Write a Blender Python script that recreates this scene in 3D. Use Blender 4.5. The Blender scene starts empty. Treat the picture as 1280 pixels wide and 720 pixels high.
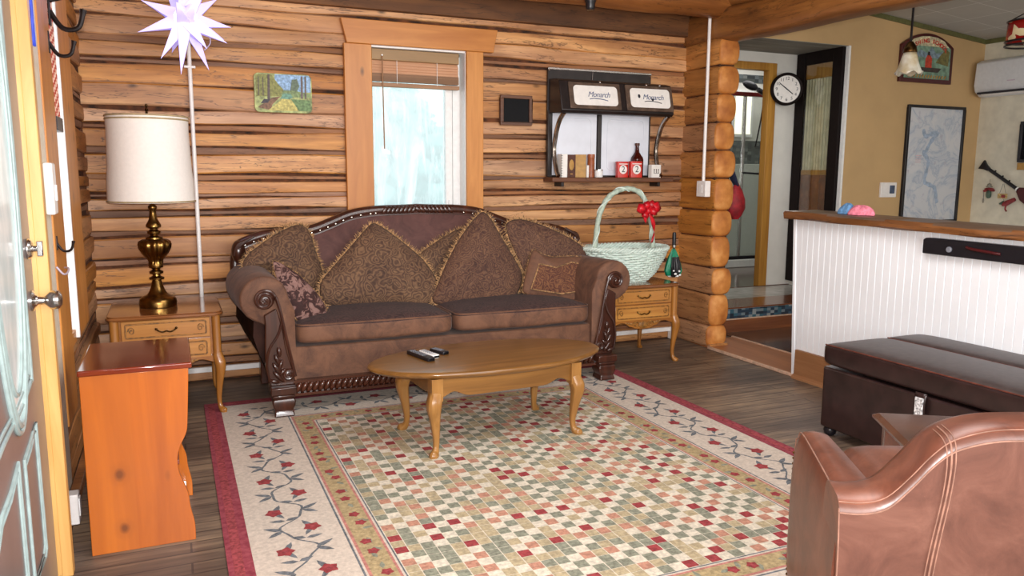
import bpy, bmesh, math, random
from mathutils import Vector, Matrix
random.seed(7)
SC = bpy.context.scene
COL = SC.collection
PI = math.pi
R = math.radians
# ------------------------------------------------------------------ camera
FPX, CAMH = 978.0, 1.4
PITCH, YAW, ROLL = R(8.36), R(23.45), R(0.3)
_f = Vector((math.sin(YAW)*math.cos(PITCH), math.cos(YAW)*math.cos(PITCH), -math.sin(PITCH)))
_r0 = Vector((math.cos(YAW), -math.sin(YAW), 0)); _u0 = _r0.cross(_f)
_r = _r0*math.cos(ROLL)+_u0*math.sin(ROLL); _u = -_r0*math.sin(ROLL)+_u0*math.cos(ROLL)
CAMP = Vector((0, 0, CAMH))
cd = bpy.data.cameras.new('camera'); cam = bpy.data.objects.new('camera', cd); COL.objects.link(cam)
cd.sensor_width = 36; cd.lens = FPX/1280*36; cd.clip_start = .02
m = Matrix.Identity(4)
for i in range(3):
    m[i][0] = _r[i]; m[i][1] = _u[i]; m[i][2] = -_f[i]; m[i][3] = CAMP[i]
cam.matrix_world = m
SC.camera = cam
def ray(x, y): return _r*((x-640)/FPX) - _u*((y-360)/FPX) + _f
def on_z(x, y, z=0.0): d = ray(x, y); return CAMP + d*((z-CAMH)/d.z)
def on_y(x, y, Y): d = ray(x, y); return CAMP + d*(Y/d.y)
def on_x(x, y, X): d = ray(x, y); return CAMP + d*(X/d.x)
def on_pl(x, y, p, n): d = ray(x, y); n = Vector(n); return CAMP + d*((Vector(p)-CAMP).dot(n)/d.dot(n))
# ------------------------------------------------------------------ materials
def lin(c):
    o = []
    for v in c[:3]:
        v /= 255.0
        o.append(v/12.92 if v <= .04045 else ((v+.055)/1.055)**2.4)
    return (o[0], o[1], o[2], 1)
class NT:
    def __init__(s, name):
        s.m = bpy.data.materials.new(name); s.m.use_nodes = True
        s.t = s.m.node_tree; s.b = s.t.nodes['Principled BSDF']; s.o = s.t.nodes['Material Output']
    def n(s, typ, **kw):
        x = s.t.nodes.new(typ)
        for k, v in kw.items():
            if k.startswith('_'): setattr(x, k[1:], v)
            else: x.inputs[k.replace('__', ' ')].default_value = v
        return x
    def l(s, a, b): s.t.links.new(a, b)
    def ramp(s, fac, stops, interp='LINEAR'):
        r = s.n('ShaderNodeValToRGB'); r.color_ramp.interpolation = interp
        e = r.color_ramp.elements
        while len(e) < len(stops): e.new(.5)
        for el, (p, c) in zip(e, stops): el.position = p; el.color = lin(c) if max(c) > 1 else (c[0], c[1], c[2], 1)
        s.l(fac, r.inputs[0]); return r.outputs[0]
    def coord(s, scale=(1, 1, 1), rot=(0, 0, 0)):
        tc = s.n('ShaderNodeTexCoord'); mp = s.n('ShaderNodeMapping', Scale=scale, Rotation=rot)
        s.l(tc.outputs['Object'], mp.inputs[0]); return mp.outputs[0]
    def noise(s, vec, scale=5, detail=4, rough=.55, dist=0):
        x = s.n('ShaderNodeTexNoise', Scale=scale, Detail=detail, Roughness=rough, Distortion=dist); s.l(vec, x.inputs['Vector']); return x.outputs['Fac']
    def mix(s, f, a, b, mode='MIX'):
        x = s.n('ShaderNodeMix', _data_type='RGBA', _blend_type=mode)
        for sock, v in ((x.inputs[0], f), (x.inputs[6], a), (x.inputs[7], b)):
            if isinstance(v, (int, float)): sock.default_value = v
            elif isinstance(v, tuple): sock.default_value = lin(v) if max(v) > 1 else v
            else: s.l(v, sock)
        return x.outputs[2]
    def math(s, op, a, b=None):
        x = s.n('ShaderNodeMath', _operation=op)
        for i, v in enumerate((a, b)):
            if v is None: continue
            if isinstance(v, (int, float)): x.inputs[i].default_value = v
            else: s.l(v, x.inputs[i])
        return x.outputs[0]
    def bump(s, h, strength=.3, dist=.01):
        x = s.n('ShaderNodeBump', Strength=strength, Distance=dist); s.l(h, x.inputs['Height']); s.l(x.outputs[0], s.b.inputs['Normal'])
    def col(s, c): s.l(c, s.b.inputs['Base Color'])
    def set(s, **kw):
        for k, v in kw.items(): s.b.inputs[k.replace('__', ' ')].default_value = v
        return s
def spots(mt, pts, dark, split=None):
    t = NT.__new__(NT); t.m = mt; t.t = mt.node_tree; t.b = t.t.nodes['Principled BSDF']
    lk = t.b.inputs['Base Color'].links[0]; c = lk.from_socket
    tc = t.n('ShaderNodeTexCoord'); mp = t.n('ShaderNodeMapping', Scale=(1, 0, .8)); t.l(tc.outputs['Object'], mp.inputs[0])
    nz = t.n('ShaderNodeTexNoise', Scale=14.0); t.l(tc.outputs['Object'], nz.inputs['Vector'])
    for x, z, r_ in pts:
        d = t.n('ShaderNodeVectorMath', _operation='DISTANCE'); t.l(mp.outputs[0], d.inputs[0]); d.inputs[1].default_value = (x, 0, z*.8)
        q = t.math('DIVIDE', t.math('ADD', d.outputs['Value'], t.math('MULTIPLY', t.math('SUBTRACT', nz.outputs['Fac'], .5), .02)), r_)
        c = t.mix(t.ramp(q, [(.22, (1, 1, 1)), (.30, (.75, .75, .75)), (.42, (.45, .45, .45)), (.5, (.16, .16, .16)), (1, (0, 0, 0))]), c, dark)
    if split is not None:
        sp = t.n('ShaderNodeSeparateXYZ'); t.l(tc.outputs['Object'], sp.inputs[0])
        c = t.mix(t.math('MULTIPLY', t.math('LESS_THAN', sp.outputs[0], split), .28), c, (176, 96, 26))
    t.l(c, t.b.inputs['Base Color'])
def plain(name, c, rough=.5, metal=0, var=.12, scale=30, bump=0, spec=.5):
    t = NT(name); v = t.coord(); f = t.noise(v, scale, 3)
    d = tuple(x*(1-var) for x in c); e = tuple(min(255, x*(1+var)) for x in c)
    t.col(t.ramp(f, [(.3, d), (.7, e)])); t.set(Roughness=rough, Metallic=metal)
    t.b.inputs['Specular IOR Level'].default_value = spec
    if bump: t.bump(f, bump, .004)
    return t.m
def wood(name, dark, light, axis=0, scale=1.0, rough=.45, island=0, knots=0, cracks=0, coat=0, bump=.15, grain=26):
    t = NT(name)
    sc = [grain*scale]*3; sc[axis] = 1.6*scale
    v = t.coord(tuple(sc)); f = t.noise(v, 1, 6, .6, .6)
    v2 = t.coord(tuple(x*.22 for x in sc)); f2 = t.noise(v2, 1, 3)
    ff = t.math('ADD', t.math('MULTIPLY', f, .6), t.math('MULTIPLY', f2, .4))
    c = t.ramp(ff, [(.3, dark), (.5, tuple((a+b)/2 for a, b in zip(dark, light))), (.66, light)])
    if island:
        g = t.n('ShaderNodeNewGeometry'); hs = t.n('ShaderNodeHueSaturation')
        mr = t.n('ShaderNodeMapRange'); t.l(g.outputs['Random Per Island'], mr.inputs[0]); mr.inputs[3].default_value = 1-island; mr.inputs[4].default_value = 1+island*.6
        t.l(mr.outputs[0], hs.inputs['Value']); t.l(c, hs.inputs['Color'])
        mr2 = t.n('ShaderNodeMapRange'); t.l(t.math('FRACT', t.math('MULTIPLY', g.outputs['Random Per Island'], 7.3)), mr2.inputs[0]); mr2.inputs[3].default_value = .8; mr2.inputs[4].default_value = 1.08
        t.l(mr2.outputs[0], hs.inputs['Saturation']); c = hs.outputs[0]
    if knots:
        s3 = [7.0]*3; s3[axis] = 3.2
        vo = t.n('ShaderNodeTexVoronoi', Scale=1.0); t.l(t.coord(tuple(s3)), vo.inputs['Vector'])
        k = t.ramp(vo.outputs['Distance'], [(.03, (1, 1, 1)), (.13, (0, 0, 0))])
        c = t.mix(t.math('MULTIPLY', k, knots), c, tuple(x*.42 for x in dark))
    if cracks:
        s4 = [10.0]*3; s4[axis] = .8
        cr = t.noise(t.coord(tuple(s4)), 1.6, 5, .6, .5)
        k = t.ramp(cr, [(.485, (0, 0, 0)), (.498, (1, 1, 1)), (.511, (0, 0, 0))])
        c = t.mix(t.math('MULTIPLY', k, cracks), c, tuple(x*.35 for x in dark))
        st = t.noise(t.coord((2.2, 2.2, 5)), 1.3, 3)
        c = t.mix(t.math('MULTIPLY', t.ramp(st, [(.52, (0, 0, 0)), (.72, (1, 1, 1))]), .35), c, tuple(x*.72 for x in dark))
    t.col(c); t.set(Roughness=rough)
    if coat: t.set(Coat__Weight=coat, Coat__Roughness=.12)
    if bump: t.bump(f, bump, .003)
    return t.m
M = {}
M['log'] = wood('log_wood', (150, 92, 44), (226, 166, 98), 0, rough=.5, island=.16, knots=.85, cracks=.85, bump=.4, grain=18)
M['logy'] = wood('log_wood_side', (150, 94, 44), (206, 144, 76), 1, rough=.5, island=.16, knots=.6, cracks=.8, bump=.35, grain=20)
M['beam'] = wood('beam_wood', (106, 62, 28), (166, 110, 54), 1, rough=.45, knots=.6, cracks=.6, bump=.3, grain=16)
M['beamx'] = wood('beam_wood_cross', (110, 62, 28), (178, 114, 54), 0, rough=.45, knots=.6, cracks=.6, bump=.3, grain=16)
M['chink'] = plain('dark_chinking', (74, 42, 22), .9, var=.5, scale=14)
M['pole'] = wood('chinking_pole', (112, 68, 40), (176, 126, 84), 0, rough=.6, island=.4, cracks=.5)
M['plank_dark'] = wood('dark_plank', (78, 46, 22), (136, 88, 46), 0, rough=.7, cracks=.6, grain=12)
M['ceil'] = wood('ceiling_boards', (84, 48, 22), (140, 86, 42), 1, rough=.7)
M['casing'] = wood('casing_pine', (176, 108, 44), (212, 146, 74), 2, rough=.4, knots=.8, bump=.05, grain=14)
M['casingh'] = wood('casing_pine_header', (172, 102, 40), (206, 138, 66), 0, rough=.4, knots=.8, bump=.05, grain=14)
M['jamb'] = wood('jamb_pine', (186, 134, 66), (224, 178, 110), 2, rough=.4, bump=.05, grain=16)
M['white'] = plain('white_paint', (236, 236, 234), .45, var=.02)
M['cream'] = plain('cream_paint', (226, 216, 196), .5, var=.04)
M['conduit'] = plain('white_plastic', (238, 234, 230), .35, var=.02)
M['steel'] = plain('brushed_steel', (200, 198, 196), .22, 1, var=.05)
M['brass'] = plain('antique_brass', (118, 90, 48), .28, 1, var=.3, scale=20)
M['brass_dk'] = plain('dark_brass', (70, 48, 24), .35, 1, var=.3)
M['iron'] = plain('black_iron', (38, 32, 32), .35, .6, var=.2)
M['black'] = plain('black_plastic', (26, 25, 30), .3, var=.1)
M['blackm'] = plain('black_sheet_metal', (34, 27, 26), .4, .1, var=.3, scale=8)
M['enamel'] = plain('white_enamel', (214, 218, 228), .25, var=.03, scale=6)
M['chrome'] = plain('old_chrome', (170, 160, 150), .25, 1, var=.2, scale=20)
M['doorbr'] = plain('oven_door_brown', (96, 78, 66), .45, .3, var=.2, scale=18)
M['blue_print'] = plain('blue_print', (66, 80, 120), .5, var=.05)
M['walnut'] = wood('dark_carved_wood', (40, 20, 14), (82, 44, 30), 2, rough=.28, bump=.1, coat=.3)
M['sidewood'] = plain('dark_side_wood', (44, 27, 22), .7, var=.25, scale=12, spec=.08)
M['walnutx'] = wood('dark_carved_wood_rail', (44, 22, 14), (88, 46, 30), 0, rough=.25, bump=.1, coat=.4)
M['oak'] = wood('golden_oak', (100, 66, 28), (146, 102, 50), 0, rough=.3, coat=.35, bump=.06)
M['oakv'] = wood('golden_oak_leg', (130, 88, 40), (172, 126, 68), 2, rough=.32, coat=.3, bump=.06)
M['fruit'] = wood('fruitwood', (122, 72, 28), (170, 112, 50), 0, rough=.3, coat=.4, bump=.05)
M['fruitt'] = wood('fruitwood_top', (112, 66, 34), (156, 100, 56), 0, rough=.16, coat=.8, bump=.02)
M['fruitv'] = wood('fruitwood_leg', (128, 78, 30), (176, 118, 52), 2, rough=.32, coat=.3, bump=.05)
M['fruitl'] = wood('fruitwood_panel', (160, 102, 44), (196, 140, 70), 0, rough=.3, coat=.3, bump=.05)
M['carve'] = plain('aged_carving', (128, 88, 40), .5, var=.35, scale=40)
M['orange'] = wood('orange_pine', (150, 72, 12), (200, 110, 24), 2, scale=.5, rough=.28, coat=.5, knots=.0, bump=.02, grain=9)
M['orangek'] = wood('orange_pine_knotty', (140, 64, 10), (204, 112, 24), 2, scale=.5, rough=.3, coat=.4, knots=.95, bump=.02, grain=16)
M['redtop'] = wood('glossy_red_top', (96, 30, 14), (128, 48, 22), 1, scale=.5, rough=.1, coat=1, bump=.0, grain=8)
M['mahog'] = wood('brown_tabletop', (62, 38, 30), (104, 68, 52), 0, rough=.2, coat=.6, bump=.03)
M['tan'] = plain('tan_wall_paint', (196, 162, 114), .6, var=.025, scale=3)
M['beadb'] = plain('white_beadboard', (240, 243, 246), .4, var=.015, scale=4)
M['offwall'] = plain('cream_wall_paint', (214, 208, 188), .6, var=.04, scale=10, bump=.1)
M['clockwall'] = plain('white_wall_paint', (222, 220, 212), .6, var=.02, scale=6)
M['green'] = plain('olive_trim', (96, 96, 56), .5, var=.1)
M['soffit'] = wood('grey_board', (110, 108, 100), (160, 158, 148), 0, rough=.7, bump=.2)
M['gold'] = wood('gold_pine_trim', (150, 100, 34), (196, 144, 62), 2, rough=.4, bump=.05)
M['stepw'] = wood('step_wood', (84, 40, 20), (150, 86, 44), 0, rough=.25, coat=.5, bump=.05)
M['flr2'] = wood('dark_laminate', (52, 30, 20), (104, 64, 42), 0, rough=.2, coat=.5, bump=.03)
M['thresh'] = wood('ramp_board', (140, 84, 48), (176, 116, 72), 1, rough=.45, bump=.05)
M['thedge'] = plain('pale_edging', (206, 172, 146), .6, var=.1)
M['base'] = wood('baseboard_wood', (128, 84, 52), (176, 130, 90), 1, rough=.45, bump=.05)
M['rail'] = wood('rail_bark_wood', (84, 48, 22), (160, 104, 54), 1, rough=.55, cracks=.8, bump=.5, grain=14)
M['railtop'] = wood('rail_top_wood', (92, 70, 54), (128, 102, 82), 1, rough=.4, bump=.1, coat=.2)
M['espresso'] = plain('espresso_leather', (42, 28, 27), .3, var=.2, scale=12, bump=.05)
M['espressot'] = plain('espresso_leather_top', (66, 56, 54), .42, var=.12, scale=30, bump=.1)  # same leather, with the greyish reflection on the lid tops put into its colour
M['shade'] = plain('lampshade_fabric', (240, 234, 226), .7, var=.012, scale=60)
M['shadet'] = plain('lampshade_trim', (170, 150, 110), .6, var=.1)
M['wick'] = plain('mint_wicker', (206, 222, 212), .5, var=.06)
M['wickd'] = plain('mint_wicker_wrap', (170, 186, 170), .55, var=.12)
M['red'] = plain('red_satin', (190, 20, 34), .35, var=.2)
M['redtin'] = plain('red_tin', (196, 44, 34), .3, var=.1)
M['brownglass'] = plain('brown_glass', (62, 16, 8), .08, var=.1)
M['paper'] = plain('white_card', (236, 232, 226), .6, var=.02)
M['ink'] = plain('dark_ink', (40, 40, 48), .6, var=.05)
M['tanbook'] = plain('tan_cloth', (176, 134, 70), .6, var=.08)
M['darkbook'] = plain('brown_cover', (78, 38, 22), .5, var=.15)
M['copper'] = plain('copper_red', (150, 82, 48), .4, var=.15)
M['navy'] = plain('navy_cloth', (28, 34, 62), .7, var=.2)
M['redcloth'] = plain('red_cloth', (150, 26, 36), .6, var=.25, scale=14)
M['bluecloth'] = plain('blue_cloth', (60, 80, 200), .6, var=.1)
M['pink'] = plain('pink_fleece', (238, 130, 150), .9, var=.15, scale=50)
M['babyblue'] = plain('blue_fleece', (96, 142, 186), .9, var=.18, scale=50)
M['emerald'] = plain('green_nylon', (18, 120, 88), .4, var=.25, scale=30)
M['blackny'] = plain('black_nylon', (24, 24, 28), .4, var=.2)
M['maroon'] = plain('maroon_paint', (72, 18, 20), .35, var=.1)
M['framebr'] = wood('brown_frame', (70, 40, 24), (112, 70, 44), 0, rough=.4)
M['frameblk'] = plain('espresso_frame', (24, 16, 15), .6, var=.15, spec=.15)
M['tinglass'] = plain('smoked_glass', (12, 12, 15), .35, var=.3, scale=6, spec=.12)
M['lens'] = plain('grey_wire', (190, 176, 190), .5, var=.05)
M['tub'] = plain('tub_white', (206, 208, 202), .3, var=.02)
def mk_suede(name, a, b, sheen=.3):
    t = NT(name); v = t.coord()
    f = t.noise(v, 7, 5, .65, 1.2); g = t.noise(v, 160, 2)
    t.col(t.ramp(t.math('ADD', t.math('MULTIPLY', f, .85), t.math('MULTIPLY', g, .15)), [(.3, a), (.62, b)])); t.set(Roughness=.75, Sheen__Weight=sheen, Sheen__Roughness=.4)
    t.bump(g, .15, .002); return t.m
M['suede'] = mk_suede('brown_suede', (72, 46, 35), (116, 79, 57), .08)
M['suedeback'] = mk_suede('plum_suede', (70, 42, 38), (98, 62, 56), .05)
def mk_leather(name, a, b, c):
    t = NT(name); v = t.coord()
    f = t.noise(v, 6, 6, .7, .8); g = t.noise(v, 90, 3)
    col = t.ramp(f, [(.28, a), (.5, b), (.75, c)])
    sp = t.noise(v, 26, 2, .5, 2); col = t.mix(t.ramp(sp, [(.78, (0, 0, 0)), (.82, (1, 1, 1))]), col, (186, 140, 116))
    t.col(col); t.set(Roughness=.36); t.bump(g, .12, .002); return t.m
M['leather'] = mk_leather('chestnut_leather', (78, 44, 33), (108, 64, 48), (134, 84, 64))
M['leatherb'] = mk_leather('brown_leather_back', (76, 48, 40), (98, 64, 53), (118, 82, 69))
def mk_paisley(name, dark, mid, gold, sc=9.0):
    t = NT(name); v = t.coord()
    nz = t.n('ShaderNodeTexNoise', Scale=sc*.7, Detail=2.0); t.l(v, nz.inputs['Vector'])
    va = t.n('ShaderNodeVectorMath', _operation='MULTIPLY_ADD'); t.l(nz.outputs['Color'], va.inputs[0]); va.inputs[1].default_value = (.12, .12, .12); t.l(v, va.inputs[2])
    vo = t.n('ShaderNodeTexVoronoi', Scale=sc); t.l(va.outputs[0], vo.inputs['Vector'])
    s = t.math('SINE', t.math('MULTIPLY', vo.outputs['Distance'], 30.0))
    s = t.math('ADD', t.math('MULTIPLY', s, .5), .5)
    fine = t.noise(v, 130, 2); big = t.noise(v, 5, 2)
    vo2 = t.n('ShaderNodeTexVoronoi', Scale=sc*3.1); t.l(va.outputs[0], vo2.inputs['Vector'])
    k = t.math('ADD', t.math('MULTIPLY', s, .30), t.math('ADD', t.math('MULTIPLY', fine, .25), t.math('ADD', t.math('MULTIPLY', big, .35), t.math('MULTIPLY', vo2.outputs['Distance'], .25))))
    t.col(t.ramp(k, [(.28, dark), (.52, mid), (.82, gold)])); t.set(Roughness=.85, Sheen__Weight=.03)
    t.bump(s, .2, .003); return t.m
M['paisley'] = mk_paisley('paisley_brown', (56, 38, 30), (86, 61, 45), (122, 92, 66), 13)
M['paisley2'] = mk_paisley('paisley_russet', (58, 36, 30), (84, 56, 44), (114, 82, 60), 15)
M['seattop'] = mk_paisley('seat_chenille', (40, 26, 26), (60, 40, 38), (80, 56, 50), 14)

t = NT('floral_mauve'); v = t.coord(); f = t.noise(v, 24, 3, .5, 1.5); g = t.noise(v, 9, 2)
t.col(t.ramp(t.math('ADD', t.math('MULTIPLY', f, .75), t.math('MULTIPLY', g, .25)), [(.44, (52, 28, 26)), (.5, (74, 44, 40)), (.53, (128, 96, 88)), (.7, (146, 112, 104))])); t.set(Roughness=.85); M['floral'] = t.m
M['inset'] = mk_paisley('inset_embroidery', (66, 34, 26), (92, 54, 38), (128, 86, 54), 16)
M['fringe'] = plain('gold_brown_fringe', (126, 96, 64), .8, var=.55, scale=60)
def mk_floor():
    t = NT('weathered_floor'); v = t.coord((1, 1, 1))
    br = t.n('ShaderNodeTexBrick', Scale=1.0, Mortar__Size=.004, Brick__Width=2.4, Row__Height=.085, Bias=0.0)
    br.inputs['Color1'].default_value = (.35, .35, .35, 1); br.inputs['Color2'].default_value = (.65, .65, .65, 1); br.inputs['Mortar'].default_value = (0, 0, 0, 1)
    t.l(v, br.inputs['Vector'])
    f = t.noise(t.coord((1.6, 22, 1)), 1.5, 6, .65, .4); w = t.noise(t.coord((.9, 1.6, 1)), 1.25, 4, .6)
    sepc = t.n('ShaderNodeSeparateColor'); t.l(br.outputs['Color'], sepc.inputs[0])
    k = t.math('ADD', t.math('MULTIPLY', f, .45), t.math('ADD', t.math('MULTIPLY', w, .6), t.math('MULTIPLY', sepc.outputs[0], .12)))
    c = t.ramp(k, [(.40, (58, 46, 40)), (.56, (96, 80, 68)), (.66, (130, 110, 90)), (.78, (164, 138, 108))])
    c = t.mix(t.math('MULTIPLY', br.outputs['Fac'], .55), c, (40, 30, 26))
    t.col(c); t.set(Roughness=.5); t.bump(f, .15, .003); return t.m
M['floor'] = mk_floor()
def mk_tile(name, c1, c2, mortar, w, h, rough=.3, noise=1.0):
    t = NT(name); v = t.coord()
    br = t.n('ShaderNodeTexBrick', Scale=1.0, Mortar__Size=.004, Brick__Width=w, Row__Height=h, _offset=.0)
    br.inputs['Color1'].default_value = lin(c1); br.inputs['Color2'].default_value = lin(c2); br.inputs['Mortar'].default_value = lin(mortar)
    t.l(v, br.inputs['Vector']); f = t.noise(v, 9, 4)
    t.col(t.mix(.35*noise, br.outputs['Color'], t.ramp(f, [(.3, tuple(x*.6 for x in c1)), (.7, c2)]))); t.set(Roughness=rough); return t
M['ktile'] = mk_tile('kitchen_floor_tile', (168, 166, 160), (196, 194, 188), (150, 146, 140), .4, .4, .2).m
M['kceil'] = mk_tile('ceiling_tile', (184, 180, 172), (190, 186, 178), (224, 222, 216), .42, .42, .8, .15).m
def mk_mosaic(name, pal, sx=45, sz=30, axis='XZ'):
    t = NT(name); tc = t.n('ShaderNodeTexCoord'); sp = t.n('ShaderNodeSeparateXYZ'); t.l(tc.outputs['Object'], sp.inputs[0])
    a = t.math('FLOOR', t.math('MULTIPLY', sp.outputs[0], sx)); b = t.math('FLOOR', t.math('MULTIPLY', sp.outputs[2], sz))
    cb = t.n('ShaderNodeCombineXYZ'); t.l(a, cb.inputs[0]); t.l(b, cb.inputs[1])
    wn = t.n('ShaderNodeTexWhiteNoise'); t.l(cb.outputs[0], wn.inputs['Vector'])
    t.col(t.ramp(wn.outputs['Value'], [(i/len(pal), c) for i, c in enumerate(pal)], 'CONSTANT')); t.set(Roughness=.25); return t.m
M['mosaic'] = mk_mosaic('step_mosaic', [(36, 54, 72), (60, 84, 104), (110, 126, 134), (34, 44, 58), (140, 148, 150), (52, 92, 108)], 24, 40)
M['stone'] = mk_mosaic('shower_stone', [(92, 98, 98), (66, 70, 72), (122, 126, 124), (84, 88, 86), (104, 110, 112)], 16, 26)
def sqr(u, e):
    # point on a rounded square, evenly spaced by angle
    a = 2*PI*(u % 1.0); c, s = math.cos(a), math.sin(a); p = 2/e; k = (abs(c)**p+abs(s)**p)**(1/p); return c/k, s/k
def ringprof(e=.3, n=6):
    # half profile of a soft box from the bottom centre to the top centre: (radius factor, height factor)
    T = [(r_, max(0, 1-r_**(2/e))**(e/2)) for r_ in (0.0, .15, .3, .45, .6, .74, .84, .91, .955, .98, .993, .999)]
    return [(r_, -z_) for r_, z_ in T]+[(1, 0)]+T[::-1]
def emit(name, c, s):
    t = NT(name); t.set(Emission__Strength=s); t.b.inputs['Emission Color'].default_value = lin(c); t.b.inputs['Base Color'].default_value = lin(c); return t.m
# ------------------------------------------------------------------ mesh helpers
class MB:
    def __init__(s, T=None): s.v = []; s.f = []; s.mi = []; s.T = T
    def add(s, vs, fs, mi=0):
        o = len(s.v)
        for p in vs:
            p = Vector(p); s.v.append(s.T @ p if s.T else p)
        for f in fs: s.f.append([o+i for i in f]); s.mi.append(mi)
        return s
    def box(s, x0, x1, y0, y1, z0, z1, mi=0):
        vs = [(x, y, z) for x in (x0, x1) for y in (y0, y1) for z in (z0, z1)]
        return s.add(vs, [(0, 1, 3, 2), (4, 6, 7, 5), (0, 4, 5, 1), (2, 3, 7, 6), (0, 2, 6, 4), (1, 5, 7, 3)], mi)
    def prism(s, poly, ax, a0, a1, mi=0):
        n = len(poly); vs = []
        for a in (a0, a1):
            for p, q in poly:
                vs.append((a, p, q) if ax == 'x' else (p, a, q) if ax == 'y' else (p, q, a))
        fs = [tuple(range(n)), tuple(range(2*n-1, n-1, -1))]
        for i in range(n): j = (i+1) % n; fs.append((i, j, n+j, n+i))
        return s.add(vs, fs, mi)
    def tube(s, pts, rad, n=8, mi=0, cap=True, closed=False, sq=2.0, ry=None):
        pts = [Vector(p) for p in pts]; m_ = len(pts)
        rads = [rad]*m_ if isinstance(rad, (int, float)) else list(rad)
        T = []
        for i in range(m_):
            a = pts[(i-1) % m_] if closed else pts[max(i-1, 0)]; b = pts[(i+1) % m_] if closed else pts[min(i+1, m_-1)]
            T.append((b-a).normalized() if (b-a).length > 1e-9 else Vector((0, 0, 1)))
        ref = Vector((0, 0, 1)) if abs(T[0].z) < .9 else Vector((1, 0, 0))
        nrm = (ref - T[0]*ref.dot(T[0])).normalized(); vs = []; fs = []
        for i in range(m_):
            nrm = (nrm - T[i]*nrm.dot(T[i])).normalized(); bn = T[i].cross(nrm)
            for k in range(n):
                a = 2*PI*k/n; c, d = math.cos(a), math.sin(a)
                if sq != 2.0:
                    c = math.copysign(abs(c)**(2/sq), c); d = math.copysign(abs(d)**(2/sq), d)
                vs.append(pts[i] + nrm*(c*rads[i]*(ry or 1)) + bn*(d*rads[i]))
        for i in range(m_ if closed else m_-1):
            j = (i+1) % m_
            for k in range(n): l = (k+1) % n; fs.append((i*n+k, i*n+l, j*n+l, j*n+k))
        if cap and not closed:
            fs.append(tuple(range(n-1, -1, -1))); fs.append(tuple(range((m_-1)*n, m_*n)))
        return s.add(vs, fs, mi)
    def lathe(s, prof, c=(0, 0, 0), n=24, mi=0, flute=None, sx=1, sy=1):
        vs = []; fs = []
        for i, (r, z) in enumerate(prof):
            for k in range(n):
                a = 2*PI*k/n; rr = r
                if flute: rr = r*(1+flute(i, a))
                vs.append((c[0]+rr*math.cos(a)*sx, c[1]+rr*math.sin(a)*sy, c[2]+z))
        m_ = len(prof)
        for i in range(m_-1):
            for k in range(n): l = (k+1) % n; fs.append((i*n+k, i*n+l, (i+1)*n+l, (i+1)*n+k))
        if prof[0][0] > 1e-5: fs.append(tuple(range(n-1, -1, -1)))
        if prof[-1][0] > 1e-5: fs.append(tuple(range((m_-1)*n, m_*n)))
        return s.add(vs, fs, mi)
    def ball(s, c, r, n=12, mi=0, e=1.0, rot=None):
        if isinstance(r, (int, float)): r = (r, r, r)
        vs = []; fs = []; h = n//2
        f = lambda x: math.copysign(abs(x)**e, x)
        for i in range(h+1):
            t = -PI/2+PI*i/h
            for k in range(n):
                a = 2*PI*k/n
                p = Vector((r[0]*f(math.cos(t))*f(math.cos(a)), r[1]*f(math.cos(t))*f(math.sin(a)), r[2]*f(math.sin(t))))
                if rot: p = rot @ p
                vs.append(p+Vector(c))
        for i in range(h):
            for k in range(n): l = (k+1) % n; fs.append((i*n+k, i*n+l, (i+1)*n+l, (i+1)*n+k))
        return s.add(vs, fs, mi)
    def grid(s, fn, nu, nv, mi=0):
        vs = [fn(i/nu, j/nv) for i in range(nu+1) for j in range(nv+1)]; w = nv+1
        return s.add(vs, [(i*w+j, (i+1)*w+j, (i+1)*w+j+1, i*w+j+1) for i in range(nu) for j in range(nv)], mi)
    def build(s, name, mats, parent=None, smooth=True, bevel=0, ang=40, segs=2, loc=None, sub=0):
        me = bpy.data.meshes.new(name); me.from_pydata([tuple(p) for p in s.v], [], s.f)
        if not isinstance(mats, (list, tuple)): mats = [mats]
        for q in mats: me.materials.append(M[q] if isinstance(q, str) else q)
        for p, i in zip(me.polygons, s.mi): p.material_index = i
        bm = bmesh.new(); bm.from_mesh(me); bmesh.ops.remove_doubles(bm, verts=bm.verts, dist=1e-6)
        bmesh.ops.recalc_face_normals(bm, faces=bm.faces); bm.to_mesh(me); bm.free()
        if smooth:
            for p in me.polygons: p.use_smooth = True
            me.set_sharp_from_angle(angle=R(ang))
        o = bpy.data.objects.new(name, me); COL.objects.link(o)
        if parent: o.parent = parent
        if loc is not None: o.location = loc
        if bevel:
            b = o.modifiers.new('bevel', 'BEVEL'); b.width = bevel; b.segments = segs; b.limit_method = 'ANGLE'; b.angle_limit = R(35); b.harden_normals = False
        if sub:
            b = o.modifiers.new('sub', 'SUBSURF'); b.levels = sub; b.render_levels = sub
        return o
def tag(o, label, cat, group=None):
    o['label'] = label; o['category'] = cat
    if group: o['group'] = group
    return o
def thing(name, label, cat, loc, rz=0, group=None):
    o = bpy.data.objects.new(name, None); COL.objects.link(o); o.empty_display_size = .1
    o.location = loc; o.rotation_euler = (0, 0, rz); return tag(o, label, cat, group)
def struct(o): o['kind'] = 'structure'; return o
def lab(o, s): o['label'] = s; return o
def dup(root, loc, rz=0, label=None):
    r = root.copy(); COL.objects.link(r); r.location = loc; r.rotation_euler = (0, 0, rz)
    if label: r['label'] = label
    for ch in list(root.children):
        c = ch.copy(); COL.objects.link(c); c.parent = r
        for g in ch.children:
            d = g.copy(); COL.objects.link(d); d.parent = c
    return r
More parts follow.
